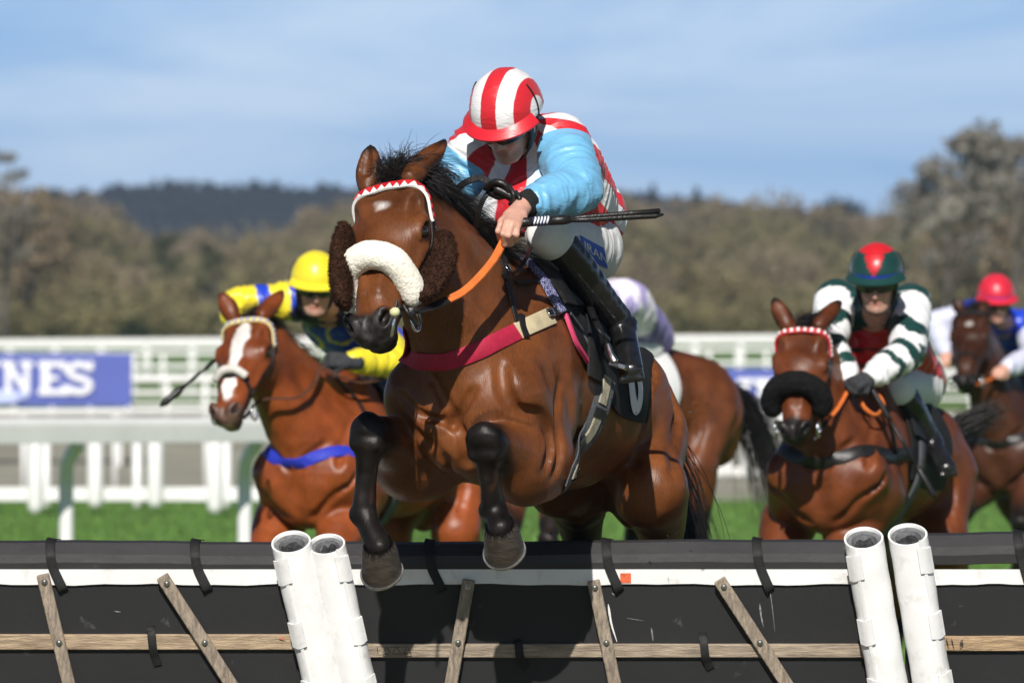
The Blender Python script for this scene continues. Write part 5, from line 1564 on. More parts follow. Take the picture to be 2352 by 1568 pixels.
def ink_line(parent, pts, w=.0035): mark(parent, pts, w, ink, 'marker_line', .0265)
ink_line(s2, [(866, 1482), (868, 1499)])
for x in (888, 911, 936):
    ink_line(s2, [(x - 10, 1500), (x, 1484)]); ink_line(s2, [(x, 1484), (x + 10, 1500)]); ink_line(s2, [(x - 10, 1500), (x + 10, 1500)])
for x in (2176, 2188): ink_line(s3, [(x - 3, 1464), (x + 3, 1486)], .005)
ink_line(s3, [(2212, 1466), (2204, 1476)], .005); ink_line(s3, [(2204, 1476), (2213, 1475)], .005); ink_line(s3, [(2213, 1475), (2204, 1486)], .005)
# ------------------------------------------------------------------ turf, rails, boards, woods
def ground_z(Y):
    return float(np.interp(Y, [-50, 98, 118, 150, 200, 260, 400, 700, 1100, 1700, 2600], [0, 0, .45, 1.05, 1.5, 1.8, 2.6, 8, 16, 30, 36]))
def mat_turf():
    m, nt, b = new_mat('mown_turf'); N, Lk = nt.nodes, nt.links
    tc = N.new('ShaderNodeTexCoord')
    n1 = N.new('ShaderNodeTexNoise'); n1.inputs['Scale'].default_value = .22; n1.inputs['Detail'].default_value = 6
    n2 = N.new('ShaderNodeTexNoise'); n2.inputs['Scale'].default_value = 9; n2.inputs['Detail'].default_value = 6
    for n in (n1, n2): Lk.new(tc.outputs['Object'], n.inputs['Vector'])
    a = N.new('ShaderNodeMixRGB'); a.inputs['Color1'].default_value = (.075, .165, .030, 1); a.inputs['Color2'].default_value = (.125, .23, .048, 1); Lk.new(n1.outputs['Fac'], a.inputs['Fac'])
    c = N.new('ShaderNodeMixRGB'); c.blend_type = 'MULTIPLY'; c.inputs['Fac'].default_value = .6
    r = N.new('ShaderNodeValToRGB'); r.color_ramp.elements[0].color = (.45, .45, .45, 1); r.color_ramp.elements[1].color = (1.25, 1.2, 1.0, 1); r.color_ramp.elements[0].position = .3; r.color_ramp.elements[1].position = .7
    Lk.new(n2.outputs['Fac'], r.inputs['Fac']); Lk.new(a.outputs[0], c.inputs['Color1']); Lk.new(r.outputs[0], c.inputs['Color2'])
    # brown band added by the hurdle, out of view, to cut green bounce light
    sp = N.new('ShaderNodeSeparateXYZ'); Lk.new(tc.outputs['Object'], sp.inputs[0])
    d = N.new('ShaderNodeMath'); d.operation = 'SUBTRACT'; d.inputs[1].default_value = 22.0; Lk.new(sp.outputs['Y'], d.inputs[0])
    ab = N.new('ShaderNodeMath'); ab.operation = 'ABSOLUTE'; Lk.new(d.outputs[0], ab.inputs[0])
    wb = N.new('ShaderNodeMath'); wb.operation = 'MULTIPLY_ADD'; wb.inputs[1].default_value = 3.0; Lk.new(n2.outputs['Fac'], wb.inputs[0]); Lk.new(ab.outputs[0], wb.inputs[2])
    mrw = N.new('ShaderNodeMapRange'); mrw.inputs['From Min'].default_value = 8.5; mrw.inputs['From Max'].default_value = 5.5; mrw.inputs['To Max'].default_value = .85; Lk.new(wb.outputs[0], mrw.inputs['Value'])
    brown_band = N.new('ShaderNodeMixRGB'); brown_band.inputs['Color2'].default_value = (.13, .105, .065, 1); Lk.new(mrw.outputs[0], brown_band.inputs['Fac']); Lk.new(c.outputs[0], brown_band.inputs['Color1']); c = brown_band
    Lk.new(c.outputs[0], b.inputs['Base Color']); b.inputs['Roughness'].default_value = .9; b.inputs['Specular IOR Level'].default_value = .2
    bp = N.new('ShaderNodeBump'); bp.inputs['Strength'].default_value = .8; bp.inputs['Distance'].default_value = .06; Lk.new(n2.outputs['Fac'], bp.inputs['Height']); Lk.new(bp.outputs[0], b.inputs['Normal'])
    return m
M['turf'] = mat_turf()
ys = [-60, 0, 20, 50, 98, 104, 110, 118, 130, 150, 175, 200, 260, 330, 400, 550, 700, 900, 1100, 1400, 1700, 2100, 2600, 5000]
xs = np.concatenate([[-3000, -1200, -500, -200], np.linspace(-90, 90, 19), [200, 500, 1200, 3000]])
V = []
for Y in ys:
    for x in xs:
        V.append((x, Y, ground_z(Y) + (0 if Y < 250 else .012 * (Y - 250) * (.25 * math.sin(x * .004 + 1) + .15 * math.sin(x * .011)))))
nx = len(xs)
F = [(i * nx + j, i * nx + j + 1, (i + 1) * nx + j + 1, (i + 1) * nx + j) for i in range(len(ys) - 1) for j in range(nx - 1)]
ground = structure(make('ground', V, F, M['turf'], None, None, True, (0, 0, 0)))

# grass blades where the near turf shows between the legs
def grass():
    r = np.random.default_rng(11); n = 26000
    Y = r.uniform(23, 80, n); x = r.uniform(-.085, .085, n) * Y
    p = np.stack([x, Y, np.zeros(n)], 1); h = r.uniform(.03, .07, n); a = r.uniform(0, 6.28, n); w = .010
    s = np.stack([np.cos(a), np.sin(a), 0 * a], 1) * w; lean = r.normal(size=(n, 3)) * .018; lean[:, 2] = 0
    V = np.stack([p - s, p + s, p + lean + np.stack([0 * h, 0 * h, h], 1)], 1).reshape(-1, 3)
    o = make('grass', V, np.arange(n * 3).reshape(n, 3), mat('grass_blade', (.115, .235, .046), .7, .3, var=.3, vscale=3), None, None, False, (0, 0, 0)); o['kind'] = 'stuff'
grass()

M['rail_white'] = mat('white_plastic_rail', (.80, .80, .79), .35, .5, var=.05, vscale=2, dirt=(.5, .5, .46), dirt_amt=.3, dirt_scale=3)
# pale sand gallop beyond the turf, between the paling and the boards
V = [(x, Y, ground_z(Y) + .012) for Y in (77.5, 86, 97.8, 104.2, 110.2, 118.2, 129) for x in (-60, -10, -2.0, 14, 60)]
structure(make('gallop_track', V, [(i * 5 + j, i * 5 + j + 1, (i + 1) * 5 + j + 1, (i + 1) * 5 + j) for i in range(6) for j in range(4)], mat('pale_sand', (.30, .29, .23), .95, .2, var=.25, vscale=.8, bump=.4, bscale=5), None, None, True, (0, 0, 0)))
# near running rail: broad oval rail on cranked posts
rr = thing('running_rail', 'broad white running rail on curved posts, left of the chestnut horse', 'rail', P(150, 1400, 51) * V3(1, 1, 0))
mb = MB(); pl, pr = P(-2200, 999, 43.8), P(640, 985, 54.0)
rp = np.array([lerp(pl, pr, t) for t in np.linspace(0, 1, 20)])
prof = [(-.056, -.085), (-.061, -.03), (-.066, .035), (-.060, .060), (-.03, .078), (.02, .085), (.05, .06), (.055, -.05), (.03, -.088)]
V = []; k = len(prof); dirn = unit(pr - pl); side = unit(np.cross(dirn, (0, 0, 1)))
side = -side if side[1] < 0 else side
for p in rp:
    for d, z in prof: V.append(p + side * d + V3(0, 0, z * 1.15))
F = [(i * k + j, i * k + (j + 1) % k, (i + 1) * k + (j + 1) % k, (i + 1) * k + j) for i in range(19) for j in range(k)] + [tuple(range(k))[::-1], tuple(19 * k + j for j in range(k))]
mb.add(V, F); mb.build('rail', M['rail_white'], rr, False)
for x in (-1700, -1200, -640, -260, 140, 553):
    tx = (x + 28 - 1176) / FPX; t = (tx * pl[1] - pl[0]) / ((pr[0] - pl[0]) - tx * (pr[1] - pl[1])); top = lerp(pl, pr, t) + V3(.0, .05, -.08)
    b = V3(top[0] - .085, top[1] + .42, 0)
    mb = MB(); pts = spline([top + V3(.03, 0, .0), top + V3(.01, .14, -.06), V3(b[0] + .02, b[1] - .16, top[2] - .16), V3(b[0], b[1] - .01, top[2] - .34), V3(b[0], b[1], .40), V3(b[0], b[1], .15), b], 5)
    mb.tube(pts, .058, 14); mb.build('post', M['rail_white'], rr, True)

# far white paling with round-ended pales and two cross rails
def paling(label, x0, x1, Y, ybot, ytop, step, wpx, rails, name='paling_fence', group=None, jitter=0):
    gz = ground_z(Y); root = thing(name, label, 'fence', V3(P((x0 + x1) / 2, 823, Y)[0], Y, gz), group)
    for (ya, yb) in rails:
        mb = MB(); a, b = P(x0, (ya + yb) / 2, Y + .06), P(x1, (ya + yb) / 2, Y + .06)
        mb.box((a + b) / 2, (abs(b[0] - a[0]) / 2, .025, (yb - ya) / 2 / FPX * Y), bev=.01); mb.build('cross_rail', M['rail_white'], root, False)
    x = x0 + step / 2; i = 0
    while x < x1:
        mb = MB(); zt = P(0, ytop, Y)[2]; zb = max(P(0, ybot + (18 if jitter and i % 3 == 2 else 0), Y)[2], gz + .01); w = wpx / 2 / FPX * Y
        c = P(x, 823, Y)[0]
        mb.tube([V3(c, Y, zb), V3(c, Y, zb + w * .3), V3(c, Y, zb + w), V3(c, Y, zt - w * .5), V3(c, Y, zt)], [w * .3, w * .8, w, w, w * .7], 12)
        mb.build('pale', M['rail_white'], root, True); x += step; i += 1
    return root
paling('white fence of broad round-ended pales behind the running rail at the left', -1500, 600, 71, 1166, 985, 137.5, 37, [(1118, 1150)], jitter=1)
paling('white fence of pales below the pale lettering at the right', 1600, 2420, 90, 1096, 952, 46, 26, [(1072, 1092), (955, 972)])
thin = thing('gate_frame', 'thin white uprights standing between the broad pales at the left', 'fence', V3(P(310, 823, 74)[0], 74, 0))
for x in (-40, 105, 315, 520):
    mb = MB(); a, b = P(x, 1000, 74), P(x, 1160, 74); mb.tube([V3(b[0], 74, .01), V3(b[0], 74, .1), a], [.05, .055, .055], 10); mb.build('upright', M['rail_white'], thin, True)

def rails(label, Y, tops, x0, x1, step, th, r_post, group='white running rails across the far side'):
    """line of white plastic running rail; tops = reading heights of its bars"""
    gz = ground_z(Y); root = thing('far_rail', label, 'rail', V3(P((x0 + x1) / 2, 823, Y)[0], Y, gz), group)
    for y, t in tops:
        mb = MB(); a, b = P(x0, y - (x0 + 200) * .006, Y), P(x1, y - (x1 + 200) * .006, Y); mb.tube([a, lerp(a, b, .5), b], t / 2 / FPX * Y, 10, flat=1.0); mb.build('rail', M['rail_white'], root, True)
    x = x0 + step * .4
    while x < x1:
        c = P(x, 823, Y)[0]; mb = MB(); zt = P(0, tops[0][0] - (x + 200) * .006, Y)[2]; mb.tube([V3(c, Y + .02, gz - .05), V3(c, Y + .02, zt)], r_post / FPX * Y, 8); mb.build('post', M['rail_white'], root, True); x += step
    return root
rails('topmost white rail, farthest off at the foot of the wooded hill', 165, [(792, 25), (812, 6)], -1700, 3800, 105, 20, 9)
rails('white rail with close posts below the topmost rail', 140, [(815, 9), (845, 11), (868, 9)], -1500, 3600, 66, 10, 5)
rails('white rail with broad bars behind the blue boards', 118, [(872, 20), (905, 12), (930, 8)], -1500, 3600, 88, 20, 6)
rails('low white rail nearest behind the broad running rail', 82, [(948, 18)], -1500, 640, 210, 20, 7)
# advertising boards
M['board_blue'] = mat('blue_board_print', (.085, .115, .39), .45, .45, var=.05, vscale=1.5)
M['board_white'] = mat('white_board_print', (.80, .81, .84), .5)
def board(label, x0, x1, ya, yb, Y, z_slope=0):
    root = thing('advertising_board', label, 'board', V3(P((x0 + x1) / 2, 823, Y)[0], Y, ground_z(Y)))
    a, b = P(x0, ya, Y), P(x1, yb, Y); mb = MB(); mb.box((a + b) / 2, ((b[0] - a[0]) / 2, .02, (a[2] - b[2]) / 2), bev=.004); pn = mb.build('panel', M['board_blue'], root, False)
    for t in (.04, .5, .96):
        x = lerp(a[0], b[0], t); mb = MB(); mb.box(V3(x, Y + .06, (b[2] + ground_z(Y)) / 2 + .15), (.03, .03, (b[2] - ground_z(Y)) / 2 + .15)); mb.build('stand', M['rail_white'], root, False)
    return root, pn
def slab_letters(txt, xs, y0, y1, Y, name, material, parent):
    """heavy slab lettering built stroke by stroke; xs = (left, right) of every letter"""
    mb = MB(); h = (y1 - y0); cnt = [0]
    def bar(ax_, ay, bx, by, w):
        a, b = P(ax_, ay, Y), P(bx, by, Y); w = w / FPX * Y
        cnt[0] += 1; o = V3(0, -.0006 * cnt[0], 0)
        d = unit(b - a); mb.box((a + b) / 2 + o, (np.linalg.norm(b - a) / 2, .008, w / 2), d, (0, 1, 0))
    for ch, (l, r) in zip(txt, xs):
        sw = h * .26; sf = h * .15; w = r - l
        if ch == 'I':
            bar((l + r) / 2, y0, (l + r) / 2, y1, sw); bar(l, y0 + sf / 2, r, y0 + sf / 2, sf); bar(l, y1 - sf / 2, r, y1 - sf / 2, sf)
        elif ch == 'N':
            q = w * .20
            bar(l + q, y0, l + q, y1, sw * .62); bar(r - q, y0, r - q, y1, sw * .62); bar(l + q, y0 + sf * .6, r - q, y1 - sf * .6, sw * .68)
            bar(l - w * .02, y0 + sf / 2, l + w * .40, y0 + sf / 2, sf); bar(r - w * .42, y0 + sf / 2, r, y0 + sf / 2, sf); bar(l - w * .02, y1 - sf / 2, l + w * .42, y1 - sf / 2, sf)
        elif ch == 'E':
            bar(l + w * .25, y0, l + w * .25, y1, w * .30); bar(l, y0 + sf * .6, r, y0 + sf * .6, sf * 1.1); bar(l, y1 - sf * .6, r, y1 - sf * .6, sf * 1.1); bar(l + w * .3, (y0 + y1) / 2, r - w * .28, (y0 + y1) / 2, sf * .9)
            bar(r - w * .08, y0, r - w * .08, y0 + h * .30, w * .14); bar(r - w * .08, y1 - h * .30, r - w * .08, y1, w * .14)
        elif ch == 'S':
            c = (l + r) / 2; rx = w * .36; ry = h * .195; yu, yl = y0 + ry + h * .09, y1 - ry - h * .09; pts = []
            for t in np.linspace(.25, math.pi * 1.5, 18): pts.append((c + rx * math.cos(t), yu - ry * math.sin(t)))
            pts[-1] = (c, (y0 + y1) / 2)
            for t in np.linspace(math.pi / 2, -math.pi * .92, 18)[1:]: pts.append((c + rx * 1.05 * math.cos(t), yl - ry * math.sin(t)))
            for k in range(len(pts) - 1): bar(*pts[k], *pts[k + 1], h * .19)
            bar(r - w * .10, y0, r - w * .10, y0 + h * .28, w * .14); bar(l + w * .10, y1 - h * .28, l + w * .10, y1, w * .14)
    return mb.build(name, material, parent, False)
b1, p1 = board('blue board with large white letters at the left above the running rail', -420, 303, 810, 932, 100)
slab_letters('INES', [(-45, -4), (4, 76), (88, 152), (148, 216)], 828, 906, 99.96, 'lettering', M['board_white'], p1)
mb = MB()
for y, x1, w in ((914, 62, 16), (926, 40, 12)):
    a, b = P(-200, y, 99.93 - (y > 920) * .01), P(x1, y - 8, 99.93 - (y > 920) * .01); mb.box((a + b) / 2, (np.linalg.norm(b - a) / 2, .006, w / 2 / FPX * 100), b - a, (0, 1, 0))
mb.build('winged_emblem', mat('pale_blue_print', (.45, .52, .80), .5), p1, False)
b2, p2 = board('blue board with big white letters between the chestnut rump and the black-nosed horse', 1480, 2010, 845, 945, 101)
slab_letters('INES', [(1583, 1640), (1644, 1730), (1733, 1806), (1808, 1892)], 868, 946, 100.96, 'lettering', M['board_white'], p2)

# woods
def leaf_mat(name, col, var=.5, col2=None):
    m = mat(name, col, .9, .1, var=var * .5, vscale=.5, detail=6, dirt=col2 or tuple(c * .7 for c in col), dirt_amt=1.0, dirt_scale=.045)
    nt = m.node_tree; b = nt.nodes['Principled BSDF']; src = b.inputs['Base Color'].links[0].from_socket
    tr = nt.nodes.new('ShaderNodeBsdfTranslucent'); mx = nt.nodes.new('ShaderNodeMixShader'); mx.inputs['Fac'].default_value = .35
    nt.links.new(src, tr.inputs['Color']); nt.links.new(b.outputs[0], mx.inputs[1]); nt.links.new(tr.outputs[0], mx.inputs[2])
    nt.links.new(mx.outputs[0], nt.nodes['Material Output'].inputs['Surface']); return m
M['twig_brown'] = leaf_mat('bare_twig_brown', (.28, .22, .145), .5, (.24, .22, .115)); M['twig_olive'] = leaf_mat('budding_olive', (.245, .215, .11), .5, (.28, .19, .11)); M['twig_grey'] = leaf_mat('grey_twigs', (.29, .265, .225))
M['conifer'] = leaf_mat('dark_conifer', (.012, .022, .028), .5); M['evergreen'] = leaf_mat('dark_evergreen_leaf', (.035, .055, .022), .5)
M['bark'] = mat('grey_bark', (.10, .085, .07), .9, var=.4, vscale=3)
def leaf_cards(c, n, size, r, flat=1.0):
    p = np.asarray(c); n = len(p)
    u = r.normal(size=(n, 3)); u /= np.linalg.norm(u, axis=1, keepdims=True); w = r.normal(size=(n, 3)); w = np.cross(u, w); w /= np.linalg.norm(w, axis=1, keepdims=True)
    s = size * r.uniform(.5, 1.4, n)[:, None]
    V = np.stack([p - u * s - w * s * .5, p + u * s * .9 - w * s * .4, p + u * s * .6 + w * s * .6, p - u * s * .7 + w * s * .5], 1)
    return V.reshape(-1, 3), np.arange(n * 4).reshape(n, 4)
def crown_points(base, h, w, r, n, kind):
    """leaf positions through the crown's volume, gathered on limbs so the sky shows between"""
    out = []
    if kind == 'spire':
        t = r.uniform(0, 1, n) ** .8; a = r.uniform(0, 6.28, n); q = (1 - t ** 2.2) * w * .5 * (.75 + .35 * np.sin(t * 60 + a)) * r.uniform(.4, 1, n)
        return np.stack([base[0] + np.cos(a) * q, base[1] + np.sin(a) * q, base[2] + h * (.05 + .95 * t)], 1)
    K = 26 if kind == 'round' else 15
    cs = []
    for i in range(K):
        a = r.uniform(0, 6.28); e = r.uniform(.25, 1.0); rad = w * .5 * math.sqrt(max(.08, 1 - (e * 1.0 - .45) ** 2 * 2.2)) * r.uniform(.35, 1)
        cs.append((base[0] + math.cos(a) * rad, base[1] + math.sin(a) * rad, base[2] + h * (.30 + .68 * e), w * (r.uniform(.20, .38) if kind == 'round' else r.uniform(.10, .22))))
    k = r.integers(0, K, n); cs = np.array(cs)
    d = r.normal(size=(n, 3)); d /= np.linalg.norm(d, axis=1, keepdims=True); d *= r.uniform(.2, 1, n)[:, None] ** .6
    p = cs[k, :3] + d * cs[k, 3:4] * np.array([1, 1, .8]); return p
def tree(name, label, base, h, w, m, n, size, seed, kind='round', group=None, cat='tree'):
    r = np.random.default_rng(seed); root = thing(name, label, cat, base, group)
    mb = MB(); b = np.asarray(base, float)
    mb.tube([b - V3(0, 0, .3), b + V3(w * .01, 0, h * .25), b + V3(w * .02, 0, h * .55), b + V3(0, 0, h * .85)], [h * .030, h * .022, h * .014, h * .004], 8)
    if kind != 'spire':
        for i in range(9):
            a = r.uniform(0, 6.28); s = b + V3(0, 0, h * r.uniform(.22, .5)); e = b + V3(math.cos(a) * w * .4, math.sin(a) * w * .4, h * r.uniform(.55, .95))
            mb.tube([s, lerp(s, e, .5) + V3(0, 0, -.03 * h), e], [h * .010, h * .006, h * .002], 5)
    mb.build('trunk', M['bark'], root, True)
    V, Q = leaf_cards(crown_points(b, h, w, r, n, kind), n, size, r); make('crown', V, Q, m, root, None, False)
    return root
def wood(name, label_unused, spots, m, n, size, seed, kind):
    """a far wood that reads as one mass"""
    r = np.random.default_rng(seed); VV = []; QQ = []; o = 0
    for (x, Y, h, w) in spots:
        V, Q = leaf_cards(crown_points(V3(x, Y, ground_z(Y) - .5), h, w, r, n, kind), n, size, r); VV.append(V); QQ.append(Q + o); o += len(V)
    ob = make(name, np.vstack(VV), np.vstack(QQ), m, None, None, False, (0, 0, 0)); ob['kind'] = 'stuff'; return ob
r = np.random.default_rng(21)
def wx(x, Y): return (x - 1176) / FPX * Y
def skyline(x):      # height of the brown wood's edge across the picture
    return float(np.interp(x, [-200, 0, 60, 130, 210, 300, 420, 560, 640, 720, 800, 1380, 1480, 1560, 1640, 1750, 1850, 1950, 2050, 2150, 2300, 2500],
                           [415, 425, 440, 445, 450, 520, 545, 540, 520, 490, 455, 440, 455, 475, 450, 450, 470, 505, 490, 440, 420, 400]))
def bank(Y, xs, yfun, jit, w):
    out = []
    for x in xs:
        yt = yfun(x) + r.uniform(-jit * .4, jit); zt = CAM_H + (HORIZON - yt) / FPX * Y; h = max(zt - ground_z(Y) + .5, 2.5); out.append((wx(x, Y), Y + r.uniform(-12, 12), h, w * r.uniform(.8, 1.3)))
    return out
X0 = np.arange(-1750, 4100, 46)
wood('brown_wood', '', bank(640, X0, skyline, 22, 5.0), M['twig_brown'], 700, .24, 31, 'round')
wood('brown_wood', '', bank(560, X0 + 20, lambda x: skyline(x) + 55 + 18 * math.sin(x * .02), 40, 4.6), M['twig_olive'], 650, .22, 32, 'round')
wood('brown_wood', '', bank(480, X0 + 7, lambda x: skyline(x) + 125 + 25 * math.sin(x * .013 + 1), 50, 4.2), M['twig_brown'], 650, .20, 33, 'round')
wood('brown_wood', '', bank(400, X0 + 31, lambda x: 650 + 25 * math.sin(x * .017 + 2), 50, 3.6), M['twig_olive'], 650, .18, 34, 'round')
wood('hedge', '', bank(330, np.arange(-1750, 4100, 30), lambda x: 725 + 12 * math.sin(x * .03), 25, 2.2), M['twig_olive'], 450, .13, 35, 'round')
wood('conifer_wood', '', bank(1650, np.arange(-1500, 3700, 11), lambda x: float(np.interp(x, [-200, 60, 230, 240, 400, 700, 800, 1400, 1560, 2600], [450, 440, 440, 428, 420, 428, 432, 445, 455, 560])), 14, 7.0), M['conifer'], 260, 1.1, 36, 'spire')
for i, (x, yt, Y, w, m, kind, lab) in enumerate((
    (2330, 292, 300, 7.5, 'twig_grey', 'airy', 'tall bare grey tree rising highest at the right edge above the red-capped jockey'),
    (2175, 372, 310, 4.8, 'twig_grey', 'airy', 'bare rounded tree standing just left of the tallest tree at the right'),
    (2250, 420, 320, 5.5, 'twig_brown', 'round', 'brown bushy tree between and below the two bare grey trees at the right'),
    (8, 350, 300, 2.6, 'twig_grey', 'airy', 'slim bare tree at the left edge reaching above the conifer wood'),
    (60, 445, 330, 5.0, 'twig_brown', 'round', 'broad brown tree at the left edge beneath the slim bare tree'),
    (485, 560, 395, 1.6, 'evergreen', 'round', 'small dark green bush on the hillside left of the yellow cap'),
    (385, 535, 430, 1.9, 'evergreen', 'round', 'dark green bush higher on the hillside below the conifer wood'),
    (1292, 428, 900, 3.6, 'conifer', 'spire', 'dark spire-shaped conifer on the skyline right behind the striped jockey'),
    (1600, 432, 900, 4.2, 'conifer', 'spire', 'dark spire-shaped conifer on the skyline beyond the whip tip'),
    (1500, 425, 900, 3.8, 'conifer', 'spire', 'dark conifer on the skyline above the whip tip'),
    (1940, 470, 800, 6.5, 'conifer', 'round', 'dark rounded tree in the dip of the skyline above the red and green cap'),
    (310, 748, 300, 1.3, 'evergreen', 'round', 'low green bush at the foot of the hill above the blue board'))):
    gz = ground_z(Y); zt = CAM_H + (HORIZON - yt) / FPX * Y
    name = 'conifer_tree' if kind == 'spire' else ('bush' if m == 'evergreen' else 'bare_tree')
    tree(name, lab, V3(wx(x, Y), Y, gz), max(zt - gz, 1.2), w, M[m], 2000 if kind == 'airy' else 1500, .085 * w if kind == 'spire' else (.030 if kind == 'airy' else .040) * w, 50 + i, kind, cat='bush' if m == 'evergreen' else 'tree')
# ------------------------------------------------------------------ the rest of the field
def runner(sp):
    h = horse_body(sp); v = h.vol; L, H = h.L, h.H
    root = thing('racehorse', sp['label'], 'horse', (h.O[0], h.O[1], 0), 'racehorses in the race')
    horse_skin(h, root)
    for k in sp['legs']: hoof(h, k, root)
    eyes(h, root)
    if sp.get('mane', True): mane(h, root, 700, .14, .5, sp.get('hair'), 4, 1); forelock(h, root, 260, .09, sp.get('hair'))
    tail(h, root, 420, sp.get('tail_len', .7), sp.get('tail_dir', (0, .2, 0)), sp.get('hair'), 6, .12)
    # bridle
    mb = MB()
    for y in (-1, 1):
        strap(v, [H(*q) for q in ((.10, y * .105, -.08), (.22, y * .105, -.115), (.32, y * .082, -.125), (.42, y * .066, -.13), (.49, y * .064, -.125))], .018, .006, 'x', None, None, .004, 5, mb=mb)
    strap(v, [H(.02, -.07, -.02), H(-.01, 0, -.015), H(.02, .07, -.02)], .02, .006, 'x', None, None, .004, 5, mb=mb)
    strap(v, [H(.42, -.075, -.11), H(.39, -.06, -.02), H(.385, 0, .0), H(.39, .06, -.02), H(.42, .075, -.11)], .020, .007, 'x', None, None, .004, 5, mb=mb)
    br = mb.build('bridle', M['leather'], root, 'auto')
    bp = v.project(spline([H(*q) for q in ((.120, -.108, -.095), (.082, -.100, -.045), (.058, -.072, -.002), (.048, 0, .012), (.058, .072, -.002), (.082, .100, -.045), (.120, .108, -.095))], 6), .006)
    for _ in range(8): bp[1:-1] = (bp[:-2] + 2 * bp[1:-1] + bp[2:]) / 4
    bN = v.grad(bp)
    for _ in range(8): bN[1:-1] = (bN[:-2] + 2 * bN[1:-1] + bN[2:]) / 4
    mb = MB(); mb.ribbon(bp, bN, .026, .010); bb = mb.build('browband', sp['brow'][0], br, 'auto')
    mb = MB(); m = len(bp)
    for i in range(1, m - 1, 2): mb.box(bp[i] + bN[i] * .010, (.006, .006, .009), np.gradient(bp, axis=0)[i], bN[i])
    mb.build('stud', sp['brow'][1], bb, False) if sp.get('studs', True) else None
    if 'wool' in sp:
        wool_chain('noseband', [H(.425, -.092, -.085), H(.402, -.096, -.055), H(.375, -.072, .006), H(.362, 0, .040), H(.375, .072, .006), H(.402, .096, -.055), H(.425, .092, -.085)], [.034, .042, .044, .045, .044, .042, .034], sp['wool'], br, .004, 70, .006)
    mb = MB()
    for y in (-1, 1):
        rc = H(.50, y * .080, -.135); mb = MB()
        mb.tube([rc + .036 * (math.cos(t) * h.ex + math.sin(t) * h.ez) for t in np.linspace(0, 2 * math.pi, 17)], .005, 6)
        mb.build('bit_ring', M['chrome'], br, True)
    for pts, m in sp.get('reins', []):
        pp = spline(pts, 8); mb = MB(); mb.tube(pp, .012, 8, flat=.45); mb.build('rein', m, br, True)
    # saddle cloth, saddle, girth, breast girth
    for y in (-1, 1):
        G = [[L(.26, y * .03, .40), L(.26, y * .20, .26), L(.24, y * .30, .08), L(.20, y * .30, -.08)], [L(.0, y * .03, .38), L(.0, y * .2, .28), L(.0, y * .3, .08), L(-.02, y * .3, -.12)], [L(-.34, y * .03, .36), L(-.34, y * .2, .26), L(-.34, y * .29, .08), L(-.30, y * .29, -.10)]]
        cloth(v, G, .008, 'number_cloth', sp.get('cloth', M['black_cloth']), root, .006, 6, 6)
        G = [[L(.20, y * .02, .42), L(.24, y * .18, .30), L(.22, y * .27, .12)], [L(.08, y * .02, .42), L(.06, y * .19, .30), L(.05, y * .28, .10)], [L(-.08, y * .02, .43), L(-.08, y * .18, .30), L(-.05, y * .26, .16)]]
        cloth(v, G, .012, 'saddle_flap', M['leather'], root, .020, 6, 6)
        strap(v, [L(.12, y * .28, .10), L(.12, y * .29, -.10), L(.12, y * .17, -.24), L(.12, y * .01, -.30)], .075, .008, 'girth', sp.get('girth', M['grey_web']), root, .016, 8)
    if 'breast' in sp:
        strap(v, [L(.20, -.30, .04), L(.42, -.27, .02), L(.60, -.17, -.01), L(.72, 0, -.03), L(.60, .17, -.01), L(.42, .27, .02), L(.20, .30, .04)], .058, .007, 'breast_girth', sp['breast'], root, .004, 10)
        strap(v, [L(.42, .26, .02), L(.45, .16, .28), L(.46, .0, .40)], .020, .006, 'neck_strap', M['leather'], root, .004, 8)
    h.root = root
    return h

def plain_cap(c): return lambda V, ang, hgt, st, nn: {'col': np.tile(np.array(c), (len(V), 1))}
YEL, ROYAL, NAVY = (.80, .66, .03), (.012, .05, .50), (.012, .014, .05)
